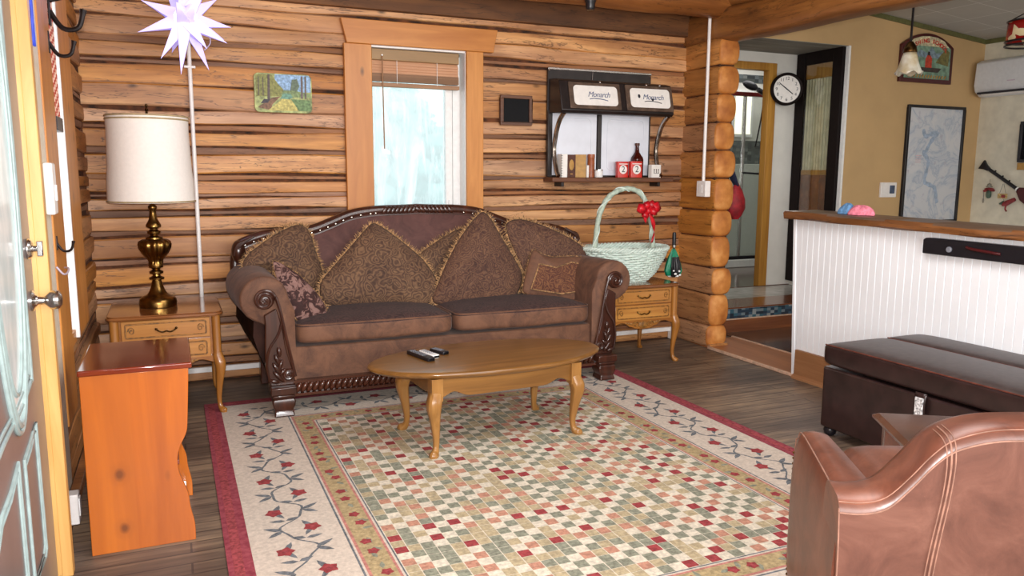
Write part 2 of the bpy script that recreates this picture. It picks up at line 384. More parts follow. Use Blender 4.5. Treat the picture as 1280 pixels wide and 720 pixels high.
def text_obj(name, body, mat_, size, parent, mtx, extrude=.0008, shear=0, space=1.0, offset=0):
    cu = bpy.data.curves.new(name, 'FONT'); cu.body = body; cu.size = size; cu.extrude = extrude; cu.align_x = 'CENTER'; cu.align_y = 'CENTER'; cu.shear = shear; cu.space_character = space; cu.offset = offset
    t = bpy.data.objects.new('tmp', cu); COL.objects.link(t); bpy.context.view_layer.update()
    me = bpy.data.meshes.new_from_object(t.evaluated_get(bpy.context.evaluated_depsgraph_get()))
    bpy.data.objects.remove(t); bpy.data.curves.remove(cu); me.name = name
    me.materials.clear(); me.materials.append(M[mat_]); me.transform(mtx)
    o = bpy.data.objects.new(name, me); COL.objects.link(o); o.parent = parent; return o
FRONT = Matrix.Rotation(PI/2, 4, 'X')          # text lying in XY -> facing -Y
def spline(pts, n=6, closed=False):
    P = [Vector(p) for p in pts]; o = []; m_ = len(P)
    rng = range(m_) if closed else range(m_-1)
    for i in rng:
        g = (lambda k: P[k % m_]) if closed else (lambda k: P[min(max(k, 0), m_-1)])
        a, b, c, d = g(i-1), g(i), g(i+1), g(i+2)
        for j in range(n):
            t = j/n
            o.append(.5*((2*b)+(c-a)*t+(2*a-5*b+4*c-d)*t*t+(3*b-a-3*c+d)*t**3))
    if not closed: o.append(P[-1])
    return o
def rrect(x0, x1, y0, y1, r, n=5):
    o = []
    for cx, cy, a0 in ((x1-r, y1-r, 0), (x0+r, y1-r, PI/2), (x0+r, y0+r, PI), (x1-r, y0+r, 1.5*PI)):
        for k in range(n+1): a = a0+PI/2*k/n; o.append((cx+r*math.cos(a), cy+r*math.sin(a)))
    return o
# ------------------------------------------------------------------ setting
YB = 5.53                     # inner face of the back wall
XL = -.475                    # inner face of the left wall
XR = 3.93                     # inner face of the right log wall
floor = struct(MB().box(-.8, 4.5, -1.6, 6.0, -.06, 0).build('floor', 'floor', smooth=False))
def log_wall(name, ax, a0, a1, plane, sgn, z0, z1, holes, mats, seed):
    rnd = random.Random(seed); b = MB()
    def P(a, d, z): return (a, plane+sgn*d, z) if ax == 'x' else (plane+sgn*d, a, z)
    z = z0; rows = []
    while z < z1-.02:
        h = rnd.uniform(.075, .14)
        rows.append((z, min(z+h, z1), 0)); z += h
        if rnd.random() < .68 and z < z1-.08:
            g = rnd.uniform(.024, .048); rows.append((z+.003, z+g, 1)); z += g+.003
        else: z += .006
    for za, zb, typ in rows:
        zm = (za+zb)/2; segs = [(a0, a1)]
        for h0, h1, hz0, hz1 in holes:
            if hz0 < zm < hz1: segs = [q for s0, s1 in segs for q in ((s0, min(s1, h0)), (max(s0, h1), s1)) if q[1]-q[0] > .02]
        ph = [rnd.uniform(0, 6.28) for _ in range(4)]; fr = [rnd.uniform(.8, 2.4), rnd.uniform(4, 7)]; dr = rnd.uniform(-.006, .006)
        am = .009 if typ == 0 else .006; bul = .010 if typ == 0 else .005; off = rnd.uniform(-.003, .008) if typ == 0 else -.007
        for s0, s1 in segs:
            nu = max(2, int((s1-s0)/.07))
            prof = [0, .025, .085, .3, .7, .915, .975, 1]
            dep = [-.032, .1, .8, 1, 1, .8, .1, -.032]
            def fn(u, v, s0=s0, s1=s1):
                a = s0+(s1-s0)*u
                lo = za+am*math.sin(a*fr[0]+ph[0])+am*.5*math.sin(a*fr[1]+ph[1])+dr*a*.5
                hi = zb+am*math.sin(a*fr[0]*1.2+ph[2])+am*.5*math.sin(a*fr[1]*.9+ph[3])+dr*a*.5
                k = int(round(v*(len(prof)-1))); d = dep[k]
                dd = off+(bul*d if d > 0 else d)+.0025*math.sin(a*fr[1]*1.7+k*.6)
                return P(a, dd, lo+(hi-lo)*prof[k])
            b.grid(fn, nu, len(prof)-1, typ)
            # close the log's ends
            for ae in (0, 1):
                e = [fn(ae, k/7) for k in range(8)]; b.add(e, [tuple(range(8))], typ)
    # the solid, dark chinking behind the logs
    rects = [(a0, a1, z0, z1)]
    for h0, h1, hz0, hz1 in holes:
        nr = []
        for r0, r1, q0, q1 in rects:
            if h1 <= r0 or h0 >= r1: nr.append((r0, r1, q0, q1)); continue
            nr += [(r0, h0, q0, q1), (h1, r1, q0, q1), (h0, h1, q0, hz0), (h0, h1, hz1, q1)]
        rects = nr
    for r0, r1, q0, q1 in rects:
        d0, d1 = sorted((plane-sgn*.014, plane-sgn*.16))
        if ax == 'x': b.box(r0, r1, d0, d1, q0, q1, 2)
        else: b.box(d0, d1, r0, r1, q0, q1, 2)
    return struct(b.build(name, mats, ang=16))
wl, wr = on_y(462, 56, YB), on_y(580, 65, YB)
WX0, WX1, WZ1, WZ0 = wl.x, wr.x, wl.z-.005, .98
log_wall('wall_back', 'x', XL, XR+.2, YB, -1, 0, 2.54, [(WX0-.03, WX1+.03, WZ0-.03, WZ1+.03)], ['log', 'pole', 'chink'], 11)
HK = (3.93, 4.42, .66, 2.34)     # window in the left wall (Y range, Z range)
log_wall('wall_left', 'y', 3.02, YB, XL, 1, 0, 2.6, [HK], ['logy', 'pole', 'chink'], 5)
struct(MB().box(XL-.2, XL+.004, YB+.002, YB+.2, 0, 2.8).box(XR+.16, XR+.3, YB+.02, YB+.2, 0, 2.5).build('wall_corner', 'chink', smooth=False))
struct(MB().box(XL-.16, XL, -1.6, 2.0, 0, 2.75).box(XL-.16, XL, 2.0, 3.02, 2.12, 2.75).build('wall_left_near', 'logy', smooth=False))
struct(MB().box(XL-.2, 8.2, -1.75, -1.6, 0, 3.6).build('wall_rear', 'cream', smooth=False))
struct(MB().box(XL-.2, XR+.2, -1.6, YB+.15, 2.78, 2.86).build('ceiling', 'ceil', smooth=False))
# dark plank above the top log, and the round cross beam
pz = on_y(640, 27, YB-.05).z
fas = MB()
fas.box(XL, XR, YB-.06, YB+.12, pz, 2.80)
struct(fas.build('trim_1', 'plank_dark', bevel=.006))
YL = 5.12
bz0, bz1 = on_y(660, 2.8, YL).z, on_y(890, 22.5, YL).z
bx1 = on_y(926, 12, YL).x
bp = []
for i in range(25):
    t = i/24; x = XL+(bx1-XL)*t
    bp.append((x, YL+.008*math.sin(5*x), (bz0+bz1)/2+.13+.006*math.sin(7*x+1)))
b = MB().tube(bp, [.125]*23+[.118, .09], 20)
struct(b.build('trim_2', 'beamx', ang=60))
# right log wall: stacked logs whose sawn ends face the opening
t = NT('sawn_log_end'); v = t.coord((1, 1, 1)); w = t.n('ShaderNodeTexNoise', Scale=9.0, Detail=5.0); t.l(v, w.inputs['Vector'])
t.col(t.ramp(w.outputs['Fac'], [(.3, (160, 92, 36)), (.55, (196, 126, 58)), (.75, (222, 160, 92))])); t.set(Roughness=.6); M['logend'] = t.m
ends = [2.44, 2.235, 2.02, 1.80, 1.585, 1.37, 1.115, .905, .655, .44, .18, .0]
Y0 = on_x(889, 330, XR).y
b = MB(); rnd = random.Random(3)
for i in range(len(ends)-1):
    z1_, z0_ = ends[i], ends[i+1]; zc = (z0_+z1_)/2; hh = (z1_-z0_)/2-.002; hw = .098+rnd.uniform(-.008, .006); y0 = Y0+rnd.uniform(-.015, .02)
    n = 28; ys = [y0-.008, y0, y0+.012]+[y0+.012+(YB+.1-y0-.012)*k/8 for k in range(1, 9)]; sc_ = [.86, .97, 1]+[1]*8
    vs = []; ph = rnd.uniform(0, 6)
    for yy, s_ in zip(ys, sc_):
        for k in range(n):
            a = 2*PI*k/n; c, d = math.cos(a), math.sin(a); e = 2/(2.7 if yy < y0+.004 else 3.6 if yy < y0+.02 else 9)
            c = math.copysign(abs(c)**e, c); d = math.copysign(abs(d)**e, d)
            vs.append((XR+.1+(c*hw)*s_+.004*math.sin(yy*9+ph), yy, zc+d*hh*s_+.004*math.sin(yy*6+ph)))
    fs = [(r_*n+k, r_*n+(k+1) % n, (r_+1)*n+(k+1) % n, (r_+1)*n+k) for r_ in range(2, len(ys)-1) for k in range(n)]
    fe = [(r_*n+k, r_*n+(k+1) % n, (r_+1)*n+(k+1) % n, (r_+1)*n+k) for r_ in range(2) for k in range(n)]+[tuple(range(n))]
    b.add(vs, fs, 0); b.f = b.f; o = len(b.v)-len(vs)
    for f in fe: b.f.append([o+q for q in f]); b.mi.append(1)
b.box(XR+.03, XR+.17, Y0+.04, YB+.1, 0, 2.4, 2)
b.box(XR+.02, XR+.2, Y0+.0, YB+.1, 0, .03, 0)
struct(b.build('wall_right', ['logy', 'logend', 'chink'], ang=50))
# long hewn beam over the opening
q0, q1 = on_x(920, 51.5, XR+.12), on_x(1211, 1.5, XR+.12)
sl = (q1.z-q0.z)/(q1.y-q0.y); bp = []
for i in range(41):
    y = YB+.1-(YB+1.7)*i/40; bp.append((XR+.115+.006*math.sin(3*y), y, q0.z+sl*(y-q0.y)*.5+.125+.005*math.sin(5*y+1)))
b = MB().tube(bp, .125, 24, sq=4)
bp2 = [(x, y, z+.225) for x, y, z in bp]
b.tube(bp2, .115, 20, sq=2.6)
struct(b.build('trim_3', 'beam', ang=60))
# window in the back wall: pine casing, white vinyl frame, film covered pane
c = [on_y(x, y, YB) for x, y in ((423, 24), (618, 39), (612, 65), (432, 54))]
zt, zb = (c[0].z+c[1].z)/2, WZ1-.0
YC = YB-.045
b = MB().prism([(c[0].x, zt), (c[1].x, zt), (c[2].x+.005, zb), (c[3].x-.005, zb)], 'y', YC-.022, YC+.03)
win = MB().box(WX0-.03, WX1+.03, YB-.03, YB+.155, WZ0-.03, WZ0+.012).box(WX0-.03, WX0+.004, YB-.03, YB+.155, WZ0, WZ1).box(WX1-.004, WX1+.03, YB-.03, YB+.155, WZ0, WZ1).box(WX0-.03, WX1+.03, YB-.03, YB+.155, WZ1-.012, WZ1+.03)
wroot = struct(win.build('window_1', 'white', bevel=.002))
struct(b.build('window_casing_header', 'casingh', wroot, bevel=.004))
cl, cr = on_y(433, 200, YB-.05).x, on_y(604, 200, YB-.05).x
struct(MB().box(cl, WX0+.0, YC-.012, YC+.03, .72, zb).build('window_casing_board', 'casing', wroot, bevel=.004))
struct(MB().box(WX1-.0, cr, YC-.012, YC+.03, .72, zb).build('window_casing_board', 'casing', wroot, bevel=.004))
struct(MB().box(WX0, WX1, YC-.012, YC+.03, .72, WZ0-.02).build('window_casing_board', 'casingh', wroot, bevel=.004))
sx = on_y(556, 200, YB+.1).x
fr_ = MB()
fr_.box(WX0, WX0+.028, YB+.09, YB+.14, WZ0, WZ1).box(sx, sx+.052, YB+.075, YB+.14, WZ0, WZ1).box(sx+.06, WX1, YB+.09, YB+.14, WZ0, WZ1)
fr_.box(WX0, WX1, YB+.09, YB+.14, WZ0, WZ0+.03).box(WX0, WX1, YB+.09, YB+.14, WZ1-.03, WZ1)
fr_.box(sx+.018, sx+.03, YB+.06, YB+.075, 1.14, 1.2)
struct(fr_.build('window_sash', 'white', wroot, bevel=.003))
t = NT('film_covered_pane'); v = t.coord((1, 1, .16)); f = t.noise(v, 9, 4, .6, 2.5)
tr = t.n('ShaderNodeBsdfTransparent'); tr.inputs[0].default_value = (.93, .98, .97, 1)
tl = t.n('ShaderNodeBsdfTranslucent'); tl.inputs[0].default_value = (.92, .97, .95, 1)
gl = t.n('ShaderNodeBsdfGlossy', Roughness=.25); mx = t.n('ShaderNodeMixShader'); mx2 = t.n('ShaderNodeMixShader', Fac=.05)
k = t.ramp(f, [(.45, (.36, .36, .36)), (.62, (.55, .55, .55)), (.70, (.95, .95, .95))])
t.l(k, mx.inputs[0]); t.l(tr.outputs[0], mx.inputs[1]); t.l(tl.outputs[0], mx.inputs[2])
t.l(mx.outputs[0], mx2.inputs[1]); t.l(gl.outputs[0], mx2.inputs[2]); t.l(mx2.outputs[0], t.o.inputs[0]); M['pane'] = t.m
struct(MB().box(WX0+.028, sx, YB+.112, YB+.118, WZ0+.03, WZ1-.03).build('window_pane', 'pane', wroot, smooth=False))
struct(MB().box(sx+.06, WX1-.01, YB+.112, YB+.118, WZ0+.03, WZ1-.03).build('window_pane', 'pane', wroot, smooth=False))
# outdoors seen hazily through the pane: snow and a blue green spruce
M['snow'] = plain('snow', (238, 242, 246), .8, var=.03)
M['spruce'] = plain('blue_green_foliage', (136, 180, 172), .8, var=.2, scale=9)
struct(MB().box(-3, 4, YB+.4, 16, -.1, .25).build('ground_outside', 'snow', smooth=False))
b = MB(); rnd = random.Random(9)
for i in range(420):
    h = rnd.random()**1.2; a = rnd.uniform(0, 2*PI); rr = 1.5*(1-h)*rnd.uniform(.6, 1.05); z = .2+2.0*h
    x, y = math.cos(a)*rr, math.sin(a)*rr; L = rnd.uniform(.25, .5)
    d = Vector((math.cos(a), math.sin(a), rnd.uniform(-.6, .1))).normalized()*L
    b.tube([(x, y, z), (x+d.x*.5, y+d.y*.5, z+d.z*.4), (x+d.x, y+d.y, z+d.z)], [.07, .11, .01], 6)
b.tube([(0, 0, 0), (0, 0, 1.9)], [.09, .02], 8)
spr = thing('spruce_tree', 'hazy blue green bush outside behind the film covered window', 'bush', (2.2, 8.9, .25))
b.build('foliage', 'spruce', spr)
# ------------------------------------------------------------------ half wall, steps, kitchen shell
XH = 3.93; YH = on_x(990, 470, XH).y
b = MB(); x1 = XH+.13
b.box(XH+.005, x1, -1.6, YH, 0, 1.10)
y = YH-.02; w = .052; i = 0
YHt = YH+(on_x(991, 275, XH).y-YH)*.8
b.prism([(YH-.02, 0), (YH+.004, 0), (YHt+.004, 1.10), (YHt-.02, 1.10)], 'x', XH-.006, x1+.006)
b.prism([(YH-.02, 0), (YHt-.02, 1.10), (YH-.02, 1.10)], 'x', XH+.001, x1)
while y > -1.6:
    b.box(XH, XH+.02, y-w+.0016, y-.0016, .2, 1.10)
    y -= w
struct(b.build('wall_divider', 'beadb', bevel=.002, segs=1))
b = MB().box(XH-.018, XH+.01, -1.6, YH-.03, .018, .2)
struct(b.build('baseboard_divider', 'base', bevel=.004))
struct(MB().prism([(XH-.018, 0), (XH-.04, 0), (XH-.04, .012), (XH-.018, .03)], 'y', -1.6, YH-.03).build('trim_4', 'base'))
e0, e1 = on_x(985, 264, XH-.08), on_x(1280, 289, XH-.08); l0, l1 = on_x(991, 274, XH-.08), on_x(1280, 304.5, XH-.08)
st = (e1.z-e0.z)/(e1.y-e0.y)
def rail_fn(u, v):
    yy = e0.y+.04-(e0.y+1.6)*u; top = e0.z+st*(yy-e0.y); bot = top-(e0.z-l0.z)+.002*math.sin(13*yy)
    A = [(XH-.075, bot), (XH-.085+.008*math.sin(11*yy), bot+.012), (XH-.083+.008*math.sin(8*yy+1), top-.012), (XH-.07, top), (XH+.20, top+.004), (XH+.215, top-.02), (XH+.215, bot), (XH-.075, bot)]
    k = int(round(v*7)); return (A[k][0], yy, A[k][1])
b = MB().grid(rail_fn, 90, 7)
for u in (0, 1): b.add([rail_fn(u, k/7) for k in range(7)], [tuple(range(7))])
o = b.build('trim_5', ['rail', 'railtop'], ang=50); struct(o)
for p in o.data.polygons:
    if p.normal.z > .7: p.material_index = 1
RT = lambda yy: e0.z+st*(yy-e0.y)
# ramp board at the opening
a0 = on_z(884, 432.5); a1 = on_z(989, 469); i0 = on_z(923, 425); i1 = on_z(989, 445)
struct(MB().box(XR+.012, i0.x, YH-.1, YB-.22, 0, .012).build('floor_threshold', 'thresh', bevel=.002))
b = MB().box(XR-.012, XR+.012, YH-.08, Y0-.01, 0, .02).box(i0.x, i0.x+.022, YH-1, YB-.2, 0, .018)
struct(b.build('trim_6', 'thedge', bevel=.003))
YS = on_z(906, 419).y+.06; SZ1 = on_y(906, 400, YS).z; SZ2 = on_y(907, 385, YS).z
struct(MB().box(i0.x+.022, 8, -1.6, YS, -.05, .006).build('floor_passage', 'flr2', smooth=False))
struct(MB().box(XR+.21, 6.4, YS, YS+.1, 0, SZ1).build('step_riser', 'stepw', smooth=False))
struct(MB().box(XR+.21, 6.4, YS+.006, YS+.1, SZ1, SZ2-.012).build('step_mosaic', 'mosaic', smooth=False))
struct(MB().box(XR+.21, 6.4, YS-.004, YS+.1, SZ1-.004, SZ1+.006).box(XR+.21, 6.4, YS-.004, YS+.1, SZ2-.014, SZ2-.004).build('step_edging', 'thedge', smooth=False))
FZ = SZ2; YT = on_z(907, 374, FZ).y; YW = on_z(952, 357, FZ).y
struct(MB().box(XR+.21, 6.4, YS-.01, YT, FZ-.012, FZ).build('step_tread', 'stepw', bevel=.003))
struct(MB().box(XR+.21, 9.1, YT, 9.2, FZ-.05, FZ-.002).build('floor_hall', 'ktile', smooth=False))
# hall wall with the clock, door casing to the bathroom
dx1 = on_y(964, 200, YW).x; dx0 = on_y(948, 200, YW).x; dzt = on_y(908, 84, YW).z
c0 = on_y(1000, 70, YW); XM = c0.x; WT = c0.z
DL = 4.55                                      # left side of the bathroom doorway
struct(MB().box(dx1-.02, XM+.02, YW, YW+.05, FZ, WT+.1).box(XR+.21, DL, YW, YW+.05, FZ, WT+.1).box(DL, dx1-.02, YW, YW+.05, dzt+.06, WT+.1).build('wall_hall', 'clockwall', smooth=False))
b = MB().box(dx1-.10, dx1, YW-.02, YW+.06, FZ, dzt+.07)
b.box(DL-.08, DL, YW-.02, YW+.06, FZ, dzt+.07).box(DL, dx1-.10, YW-.02, YW+.06, dzt-.005, dzt+.07)
struct(b.build('door_1', 'gold', bevel=.004))
# tan kitchen wall, header over the alcove, glazed dark framed door in the alcove's side
YK = on_x(1056, 150, XM).y
z0h = on_y(1061, 57, YK).z
Tl, Tr = on_y(1113, 20, YK), on_y(1232, 50, YK); XW = on_y(1228, 100, YK).x
ks = (Tr.z-Tl.z)/(Tr.x-Tl.x)
KZ = lambda x: Tr.z+ks*(x-XW)
b = MB().prism([(XM, 0), (XW+.1, 0), (XW+.1, KZ(XW)+.1), (XM, KZ(XM)+.1)], 'y', YK, YK+.12)
b.prism([(XR+.21, z0h), (XM, z0h), (XM, KZ(XM)+.1), (XR+.21, KZ(XR)+.1)], 'y', YK, YK+.12)
struct(b.build('wall_kitchen', 'tan', smooth=False))
struct(MB().box(XR+.2, XM+.01, YK+.001, YW+.05, z0h-.004, z0h+.02).build('ceiling_hall', 'soffit', smooth=False))
struct(MB().box(XM+.012, XM+.12, YK+.12, YW, 0, z0h).build('wall_alcove', 'clockwall', smooth=False))
struct(MB().box(XM-.012, XM+.012, YK-.01, YK+.03, FZ, z0h).build('trim_7', 'white', smooth=False))
# dark door: px outline on the plane x = XM
ft = on_x(1000, 68, XM-.03); fb = on_x(980, 347, XM-.03); fr = on_x(1054, 150, XM-.03)
ya, yb_, za, zb_ = YK+.035, YW-.01, FZ+.05, ft.z-.005
door = struct(MB().box(XM-.045, XM+.005, ya, ya+.12, za, zb_).box(XM-.045, XM+.005, yb_-.12, yb_, za, zb_).box(XM-.045, XM+.005, ya+.12, yb_-.12, zb_-.12, zb_).box(XM-.045, XM+.005, ya+.12, yb_-.12, za, za+.12).build('door_2', 'frameblk', bevel=.006))
zc = on_x(1010, 215, XM).z
struct(MB().box(XM-.02, XM, ya+.12, yb_-.12, za+.12, zc-.03).build('door_panel', 'stepw', door, smooth=False))
struct(MB().box(XM-.024, XM+.002, ya+.12, yb_-.12, zc-.03, zc+.02).box(XM-.024, XM+.002, ya+.12, yb_-.12, zb_-.26, zb_-.12).build('curtain_rail', 'gold', door, bevel=.003))
M['curtain'] = plain('cream_curtain', (196, 188, 160), .8, var=.08, scale=12)
def cf(u, v): yy = ya+.12+(yb_-ya-.24)*u; return (XM-.004+.006*math.sin(u*62), yy, zc+.02+(zb_-.27-zc)*v)
struct(MB().grid(cf, 90, 1).build('door_curtain', 'curtain', door))
t = NT('door_glass'); tr = t.n('ShaderNodeBsdfTransparent'); tr.inputs[0].default_value = (.92, .94, .92, 1); gl = t.n('ShaderNodeBsdfGlossy', Roughness=.03); mx = t.n('ShaderNodeMixShader', Fac=.07)
t.l(tr.outputs[0], mx.inputs[1]); t.l(gl.outputs[0], mx.inputs[2]); t.l(mx.outputs[0], t.o.inputs[0]); M['glass'] = t.m
struct(MB().box(XM-.034, XM-.03, ya+.12, yb_-.12, za+.12, zb_-.12).build('door_glass', 'glass', door, smooth=False))
# kitchen end wall, sloping tiled ceiling, trims
struct(MB().box(XW, XW+.1, -1.6, YK+.1, 0, KZ(XW)+.1).build('wall_kitchen_end', 'offwall', smooth=False))
b = MB(); vs = [(x, y_, KZ(x)+dz) for dz in (0, .05) for x, y_ in ((XR+.14, -1.6), (XW+.1, -1.6), (XW+.1, YK+.1), (XR+.14, YK+.1))]
b.add(vs, [(0, 1, 2, 3), (7, 6, 5, 4), (0, 4, 5, 1), (1, 5, 6, 2), (2, 6, 7, 3), (3, 7, 4, 0)])
struct(b.build('ceiling_kitchen', 'kceil', smooth=False))
b = MB().prism([(XR+.22, KZ(XR+.22)-.045), (XW, KZ(XW)-.045), (XW, KZ(XW)), (XR+.22, KZ(XR+.22))], 'y', YK-.015, YK)
b.box(XW-.015, XW, -1.6, YK-.015, KZ(XW)-.045, KZ(XW))
struct(b.build('trim_8', 'green', smooth=False))
# ------------------------------------------------------------------ bathroom seen through the doorway
YBB = 8.3
BXR = 9.0
struct(MB().box(XR+.21, BXR+.1, YBB, YBB+.1, FZ, 3.0).build('wall_bathroom', 'clockwall', smooth=False))
struct(MB().box(BXR, BXR+.1, YW+.05, YBB, FZ, 3.0).build('wall_bathroom_side', 'clockwall', smooth=False))
struct(MB().box(XR+.1, XR+.21, YB+.1, YBB, 0, 3.0).build('wall_bathroom_near', 'clockwall', smooth=False))
struct(MB().box(XM+.02, BXR, YW, YW+.05, FZ, 3.0).build('wall_bathroom_front', 'clockwall', smooth=False))
struct(MB().box(XR+.1, BXR, YW+.05, YBB+.1, 2.95, 3.0).build('ceiling_bathroom', 'white', smooth=False))
struct(MB().box(XR+.21, BXR, YW-.02, YBB, FZ-.002, FZ+.004).build('floor_bathroom', 'flr2', smooth=False))
mz = on_y(930, 98, YBB-.01).z; sz0, sz1 = on_y(930, 205, YBB-.01).z, on_y(930, 176, YBB-.01).z
struct(MB().box(XR+.25, BXR, YBB-.01, YBB, mz-.05, mz+.05).build('trim_9', 'stone', smooth=False))
struct(MB().box(XR+.25, BXR, YBB-.012, YBB, sz0, sz1).build('wall_tile_band', 'stone', smooth=False))
w0, w1 = on_y(919, 116, YBB-.01), on_y(936, 168, YBB-.01)
M['daylight'] = emit('bright_daylight_pane', (255, 250, 226), 1.3)
wn = struct(MB().box(w0.x-.04, w1.x+.04, YBB-.03, YBB, w1.z-.04, w0.z+.04).build('window_2', 'white', bevel=.003))
mid = (w0.x+w1.x)/2
struct(MB().box(w0.x, mid-.015, YBB-.034, YBB-.028, w1.z, w0.z).box(mid+.015, w1.x, YBB-.034, YBB-.028, w1.z, w0.z).build('window_pane', 'daylight', wn, smooth=False))
# shower enclosure
YG = min(on_z(930, 322, FZ+.12).y, YBB-.3)
g0, g1 = on_y(900, 116, YG), on_y(958, 116, YG); gb = on_y(930, 322, YG).z
sh = thing('shower_enclosure', 'glass shower enclosure with dark red top rail in the bathroom beyond the doorway', 'shower', ((g0.x+g1.x)/2, YG, FZ+.004))
L_ = lambda p: (p.x-(g0.x+g1.x)/2, p.y-YG, p.z-FZ-.004)
hx = (g1.x-g0.x)/2+.35; zt_ = g0.z-FZ
M['rrail'] = plain('dark_red_rail', (92, 24, 22), .3, .3)
MB().box(-hx, hx, -.03, .03, zt_-.03, zt_+.02).build('top_rail', 'rrail', sh, bevel=.004)
MB().box(-hx, hx, -.03, .03, .10, .14).build('bottom_rail', 'black', sh, bevel=.004)
MB().box(-hx, hx, -.05, .25, 0, .10).build('curb', 'tub', sh, bevel=.01)
px = on_y(928, 200, YG).x-sh.location.x
MB().box(px-.015, px+.015, -.018, .018, .14, zt_-.03).build('stile', 'steel', sh, bevel=.003)
MB().box(-hx, px-.015, -.004, .004, .14, zt_-.03).build('glass_panel', 'glass', sh, smooth=False)
MB().box(px+.015, hx, -.004, .004, .14, zt_-.03).build('glass_panel', 'glass', sh, smooth=False)
tb0, tb1 = on_y(931, 216, YG-.05), on_y(955, 218, YG-.05)
MB().tube([(tb0.x-sh.location.x, -.02, tb0.z-sh.location.z), (tb0.x-sh.location.x, -.06, tb0.z-sh.location.z), (tb1.x-sh.location.x, -.06, tb1.z-sh.location.z), (tb1.x-sh.location.x, -.02, tb1.z-sh.location.z)], .012, 8).build('towel_bar', 'black', sh)
# low tub surround inside
tz = on_y(940, 208, YBB-.02).z
struct(MB().box(XR+.25, BXR, YG+.35, YBB-.012, FZ+.004, sz0).build('wall_tub', 'tub', bevel=.01))
# hand shower on a hose
hd = on_y(938, 108, YG-.12); h1 = on_y(957, 118, YG-.12)
hs = thing('hand_shower', 'black hand shower with hanging hose over the shower rail', 'shower head', (h1.x, YG-.12, h1.z))
d = hd-h1
MB().ball((d.x*1.0, 0, d.z+.01), (.12, .05, .05), 14, rot=Matrix.Rotation(R(18), 3, 'Y')).build('head', 'black', hs)
MB().tube([(d.x*.5, 0, d.z*.6), (0, 0, 0), (.05, 0.06, -.02)], [.03, .03, .025], 10).build('handle', 'black', hs)
q = [on_y(x, y, YG-.12)-h1 for x, y in ((956, 112), (954, 130), (951, 150), (947, 170), (944, 184))]
MB().tube(spline([(p.x, 0, p.z) for p in q], 4), .009, 8).build('hose', 'iron', hs)
# red bag with a navy strap hung just inside the doorway
YR = YW-.14
bt = on_y(912, 198, YR); bb = on_y(919, 274, YR)
bag = thing('hanging_bag', 'red cloth bag with navy strap hanging beside the log ends in the hall', 'bag', (bb.x, YR, bb.z))
hgt = bt.z-bb.z
pts = [(.0, .035), (.04, .07), (.11, .10), (.2, .095), (.28, .065), (.34, .03)]
b = MB().lathe([(.01, 0)]+[(r_, z) for z, r_ in pts]+[(.012, .37)], (0, 0, 0), 18, sx=1.0, sy=.7, flute=lambda i, a: .06*math.sin(5*a+i))
b.build('pouch', 'redcloth', bag)
bx = bt.x-bb.x
MB().tube([(0, 0, .33), (bx*.6, -.01, .42), (bx, 0, hgt-.06), (bx+.01, .1, hgt-.02)], [.03, .045, .04, .02], 10, ry=.5).build('strap', 'navy', bag)
MB().tube([(bx+.01, .125, hgt), (bx+.01, .02, hgt-.03), (bx+.01, .0, hgt)], .006, 8).build('hook', 'iron', bag)
sw = on_y(911.5, 235, Y0+.16)
s_ = thing('light_switch', 'white light switch plate on the hall side of the log ends', 'switch', (XR+.205, Y0+.13, sw.z))
MB().box(-.005, .008, -.04, .04, -.07, .07).build('plate', 'conduit', s_, bevel=.003)
MB().box(.008, .014, -.012, .012, -.025, .025).build('rocker', 'white', s_, bevel=.002)
# ------------------------------------------------------------------ front door and left wall
YD = 2.95; XD = on_y(46, 400, YD).x; XJ = on_y(66, 400, YD).x                            # door face, latch edge
dr = MB().box(XD-.045, XD, 2.04, YD, .01, 2.08)
M['doorp'] = plain('grey_brown_door_paint', (122, 112, 110), .35, var=.05, scale=5)
M['doorm'] = plain('pale_door_moulding', (150, 168, 166), .3, var=.06)
door3 = struct(dr.build('door_3', 'doorp', bevel=.003))
def dp(x, y, o=.004): p = on_x(x, y, XD+o); return (p.x, p.y, p.z)
oc = (2.50, 1.42); oa, ob = .215, .73
def oval(f, o, n=60): return [(XD+o, oc[0]+oa*f*math.cos(2*PI*k/n), oc[1]+ob*(f if f < 1 else 1+(f-1)*oa/ob)*math.sin(2*PI*k/n)) for k in range(n)]
b = MB()
for f, r_ in ((1.10, .008), (1.0, .011), (.88, .007)): b.tube(oval(f, .004), r_, 8, closed=True)
struct(b.build('door_moulding', 'doorm', door3))
t = NT('bevelled_door_glass'); v = t.coord((1, 1, .3)); f = t.noise(v, 14, 4); t.col(t.ramp(f, [(.35, (206, 224, 226)), (.6, (238, 246, 246))])); t.set(Roughness=.15); M['oglass'] = t.m
ovp = oval(1.0, .003); b = MB().add([(XD+.003,)+p[1:] for p in ovp]+[(XD-.002,)+p[1:] for p in ovp], [tuple(range(60))])
struct(b.build('door_glass', 'oglass', door3, smooth=False))
b = MB()
def dz_(x, y): p = on_x(x, y, XD); return (p.y, p.z)
c0_, c1_ = dz_(38, 476), dz_(2, 558)
fr2 = spline([(0, c0_[0]+.006, 1.95), (0, c0_[0]+.004, 1.2), (0, c0_[0], c0_[1]+.04), (0, c0_[0]-.03, c0_[1]), (0, (c0_[0]+c1_[0])/2, (c0_[1]+c1_[1])/2-.01), (0, c1_[0], c1_[1]), (0, c1_[0]-.25, c1_[1]-.04)], 5)
for o_, r_ in ((0, .007), (-.03, .005)): b.tube([(XD+.002, p.y+o_, p.z-o_*.8) for p in fr2], r_, 8)
A1 = [dz_(x, y) for x, y in ((29, 575), (43, 528), (55, 700), (52, 714))]
